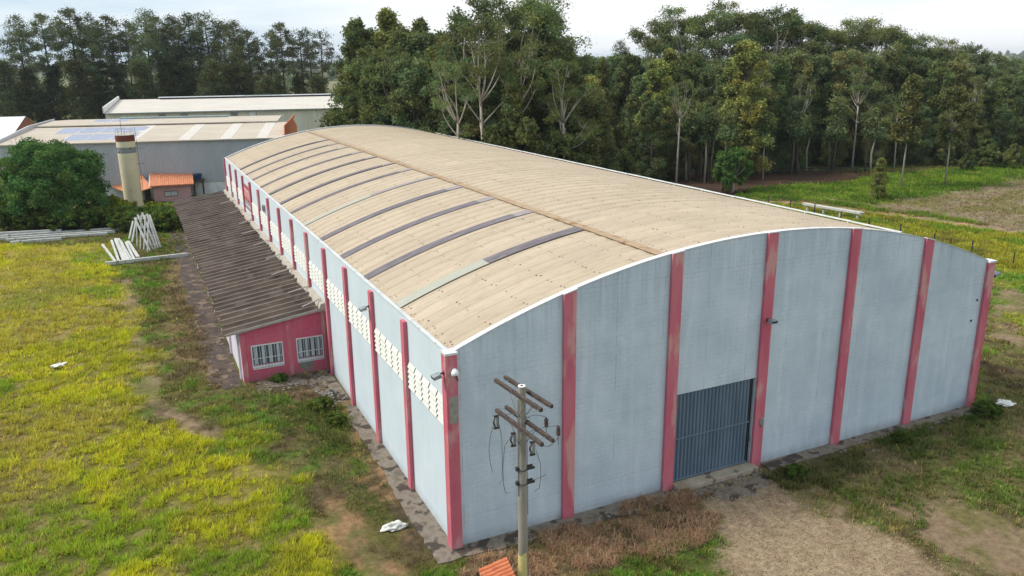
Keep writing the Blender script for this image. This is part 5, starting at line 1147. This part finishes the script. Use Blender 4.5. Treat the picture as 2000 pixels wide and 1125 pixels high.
# leaf litter trunks: bare stems under the canopy edge
SN=[(1155,330),(1165,334),(1235,322),(1262,318),(1340,352),(1346,354),(1362,350),(1368,352),(1375,356),(1382,352),(1388,358),(1412,372),(1490,350),(1528,336),(1545,340),(1556,338),(1575,334),(1618,338),(1626,336),(1690,335),(1700,338)]
st0 = None
for i,(x,y) in enumerate(SN):
    p = at(x,y); b = MB(); rr = random.uniform(.10,.24); hh = random.uniform(7,11)
    e = empty('eucalyptus_tree',(float(p[0]),float(p[1]),0),label=f'bare eucalyptus stem at the shaded edge of the wood, {nth(i)} from the left',cat='tree',group='bare stems at the edge of the wood')
    b.tube([(0,0,-.3),(random.uniform(-.3,.3),.1,hh*.4),(random.uniform(-.7,.7),0,hh)],[rr,rr*.85,rr*.55],8); b.build('trunk', M['bark_pale' if i%4==0 else 'bark'], e, smooth=True)
    Cq=[(random.uniform(-1,1),random.uniform(-1,1),hh*random.uniform(.75,1.05)) for _ in range(7)]; rgs=np.random.default_rng(500+i)
    Vq,Fq_,cq = leaves(Cq,[(1.2,1.2,1.0)]*7,[150]*7,.24,rgs,tint(ED,rgs,7),.35,.3); np_mesh('crown',Vq,Fq_,M['leaf'],e,cq)

# ------------------------------------------------------------------ fences on the right
def fence(pts, name, label, mt, hgt, rail=None, r=.05, nw=3):
    e = empty(name,(pts[0][0],pts[0][1],0),label=label,cat='fence'); ox,oy = pts[0]
    for x,y in pts: MB().bar((x-ox,y-oy,-.3),(x-ox+random.uniform(-.06,.06),y-oy,hgt*random.uniform(.9,1.08)),r*2).build('post', M[mt], e)
    for (x0,y0),(x1,y1) in zip(pts[:-1],pts[1:]):
        if rail:
            b = MB()
            for zz in rail: b.bar((x0-ox,y0-oy,zz),(x1-ox,y1-oy,zz),.05,.10)
            b.build('rail', M[mt], e)
        else:
            b = MB()
            for k in range(nw): b.tube([(x0-ox,y0-oy,hgt*(.3+.3*k)),(x1-ox,y1-oy,hgt*(.3+.3*k))],.008,4)
            b.build('wires', M['wire'], e)
    return e
def lin(a,b,n): 
    A,B = at(*a)[:2],at(*b)[:2]; return [tuple(map(float,A*(1-t)+B*t)) for t in np.linspace(0,1,n)]
fence(lin((1500,400),(1978,520),9),'wire_fence','wire fence of thin dark posts crossing the green field behind the warehouse','fence_post',1.4,None,.045)
fence(lin((1330,345),(1700,338),14),'rail_fence','low dark rail fence in the shade of the wood','fence_post',1.1,(.5,.95),.07)
bm_ = empty('concrete_trough',(0,0,0),label='long pale concrete trough on legs beyond the warehouse roof',cat='trough')
pa,pb_ = at(1568,412),at(1684,432); bb_ = MB(); bb_.bar((pa[0],pa[1],.9),(pb_[0],pb_[1],.9),.55,.28); bb_.build('trough', M['post'], bm_, bevel=.03)
for t in (.08,.36,.64,.92):
    q = pa*(1-t)+pb_*t; MB().bar((q[0],q[1],-.2),(q[0],q[1],.755),.22).build('leg', M['post'], bm_)

# ------------------------------------------------------------------ air
hm = bpy.data.materials.new('haze_air'); hm.use_nodes = True; t = hm.node_tree; t.nodes.clear()
pv = t.nodes.new('ShaderNodeVolumePrincipled'); pv.inputs['Color'].default_value = (.80,.88,.97,1); pv.inputs['Density'].default_value = .00011; pv.inputs['Anisotropy'].default_value = .2
ho = t.nodes.new('ShaderNodeOutputMaterial'); t.links.new(pv.outputs[0], ho.inputs['Volume'])
zmin = float(GZ.min())-1.5
tag(MB().box(-6100,6100,-500,7100,zmin,70).build('haze', hm, None), 'thin pale air that turns the far woods bluish', 'haze', kind='stuff')
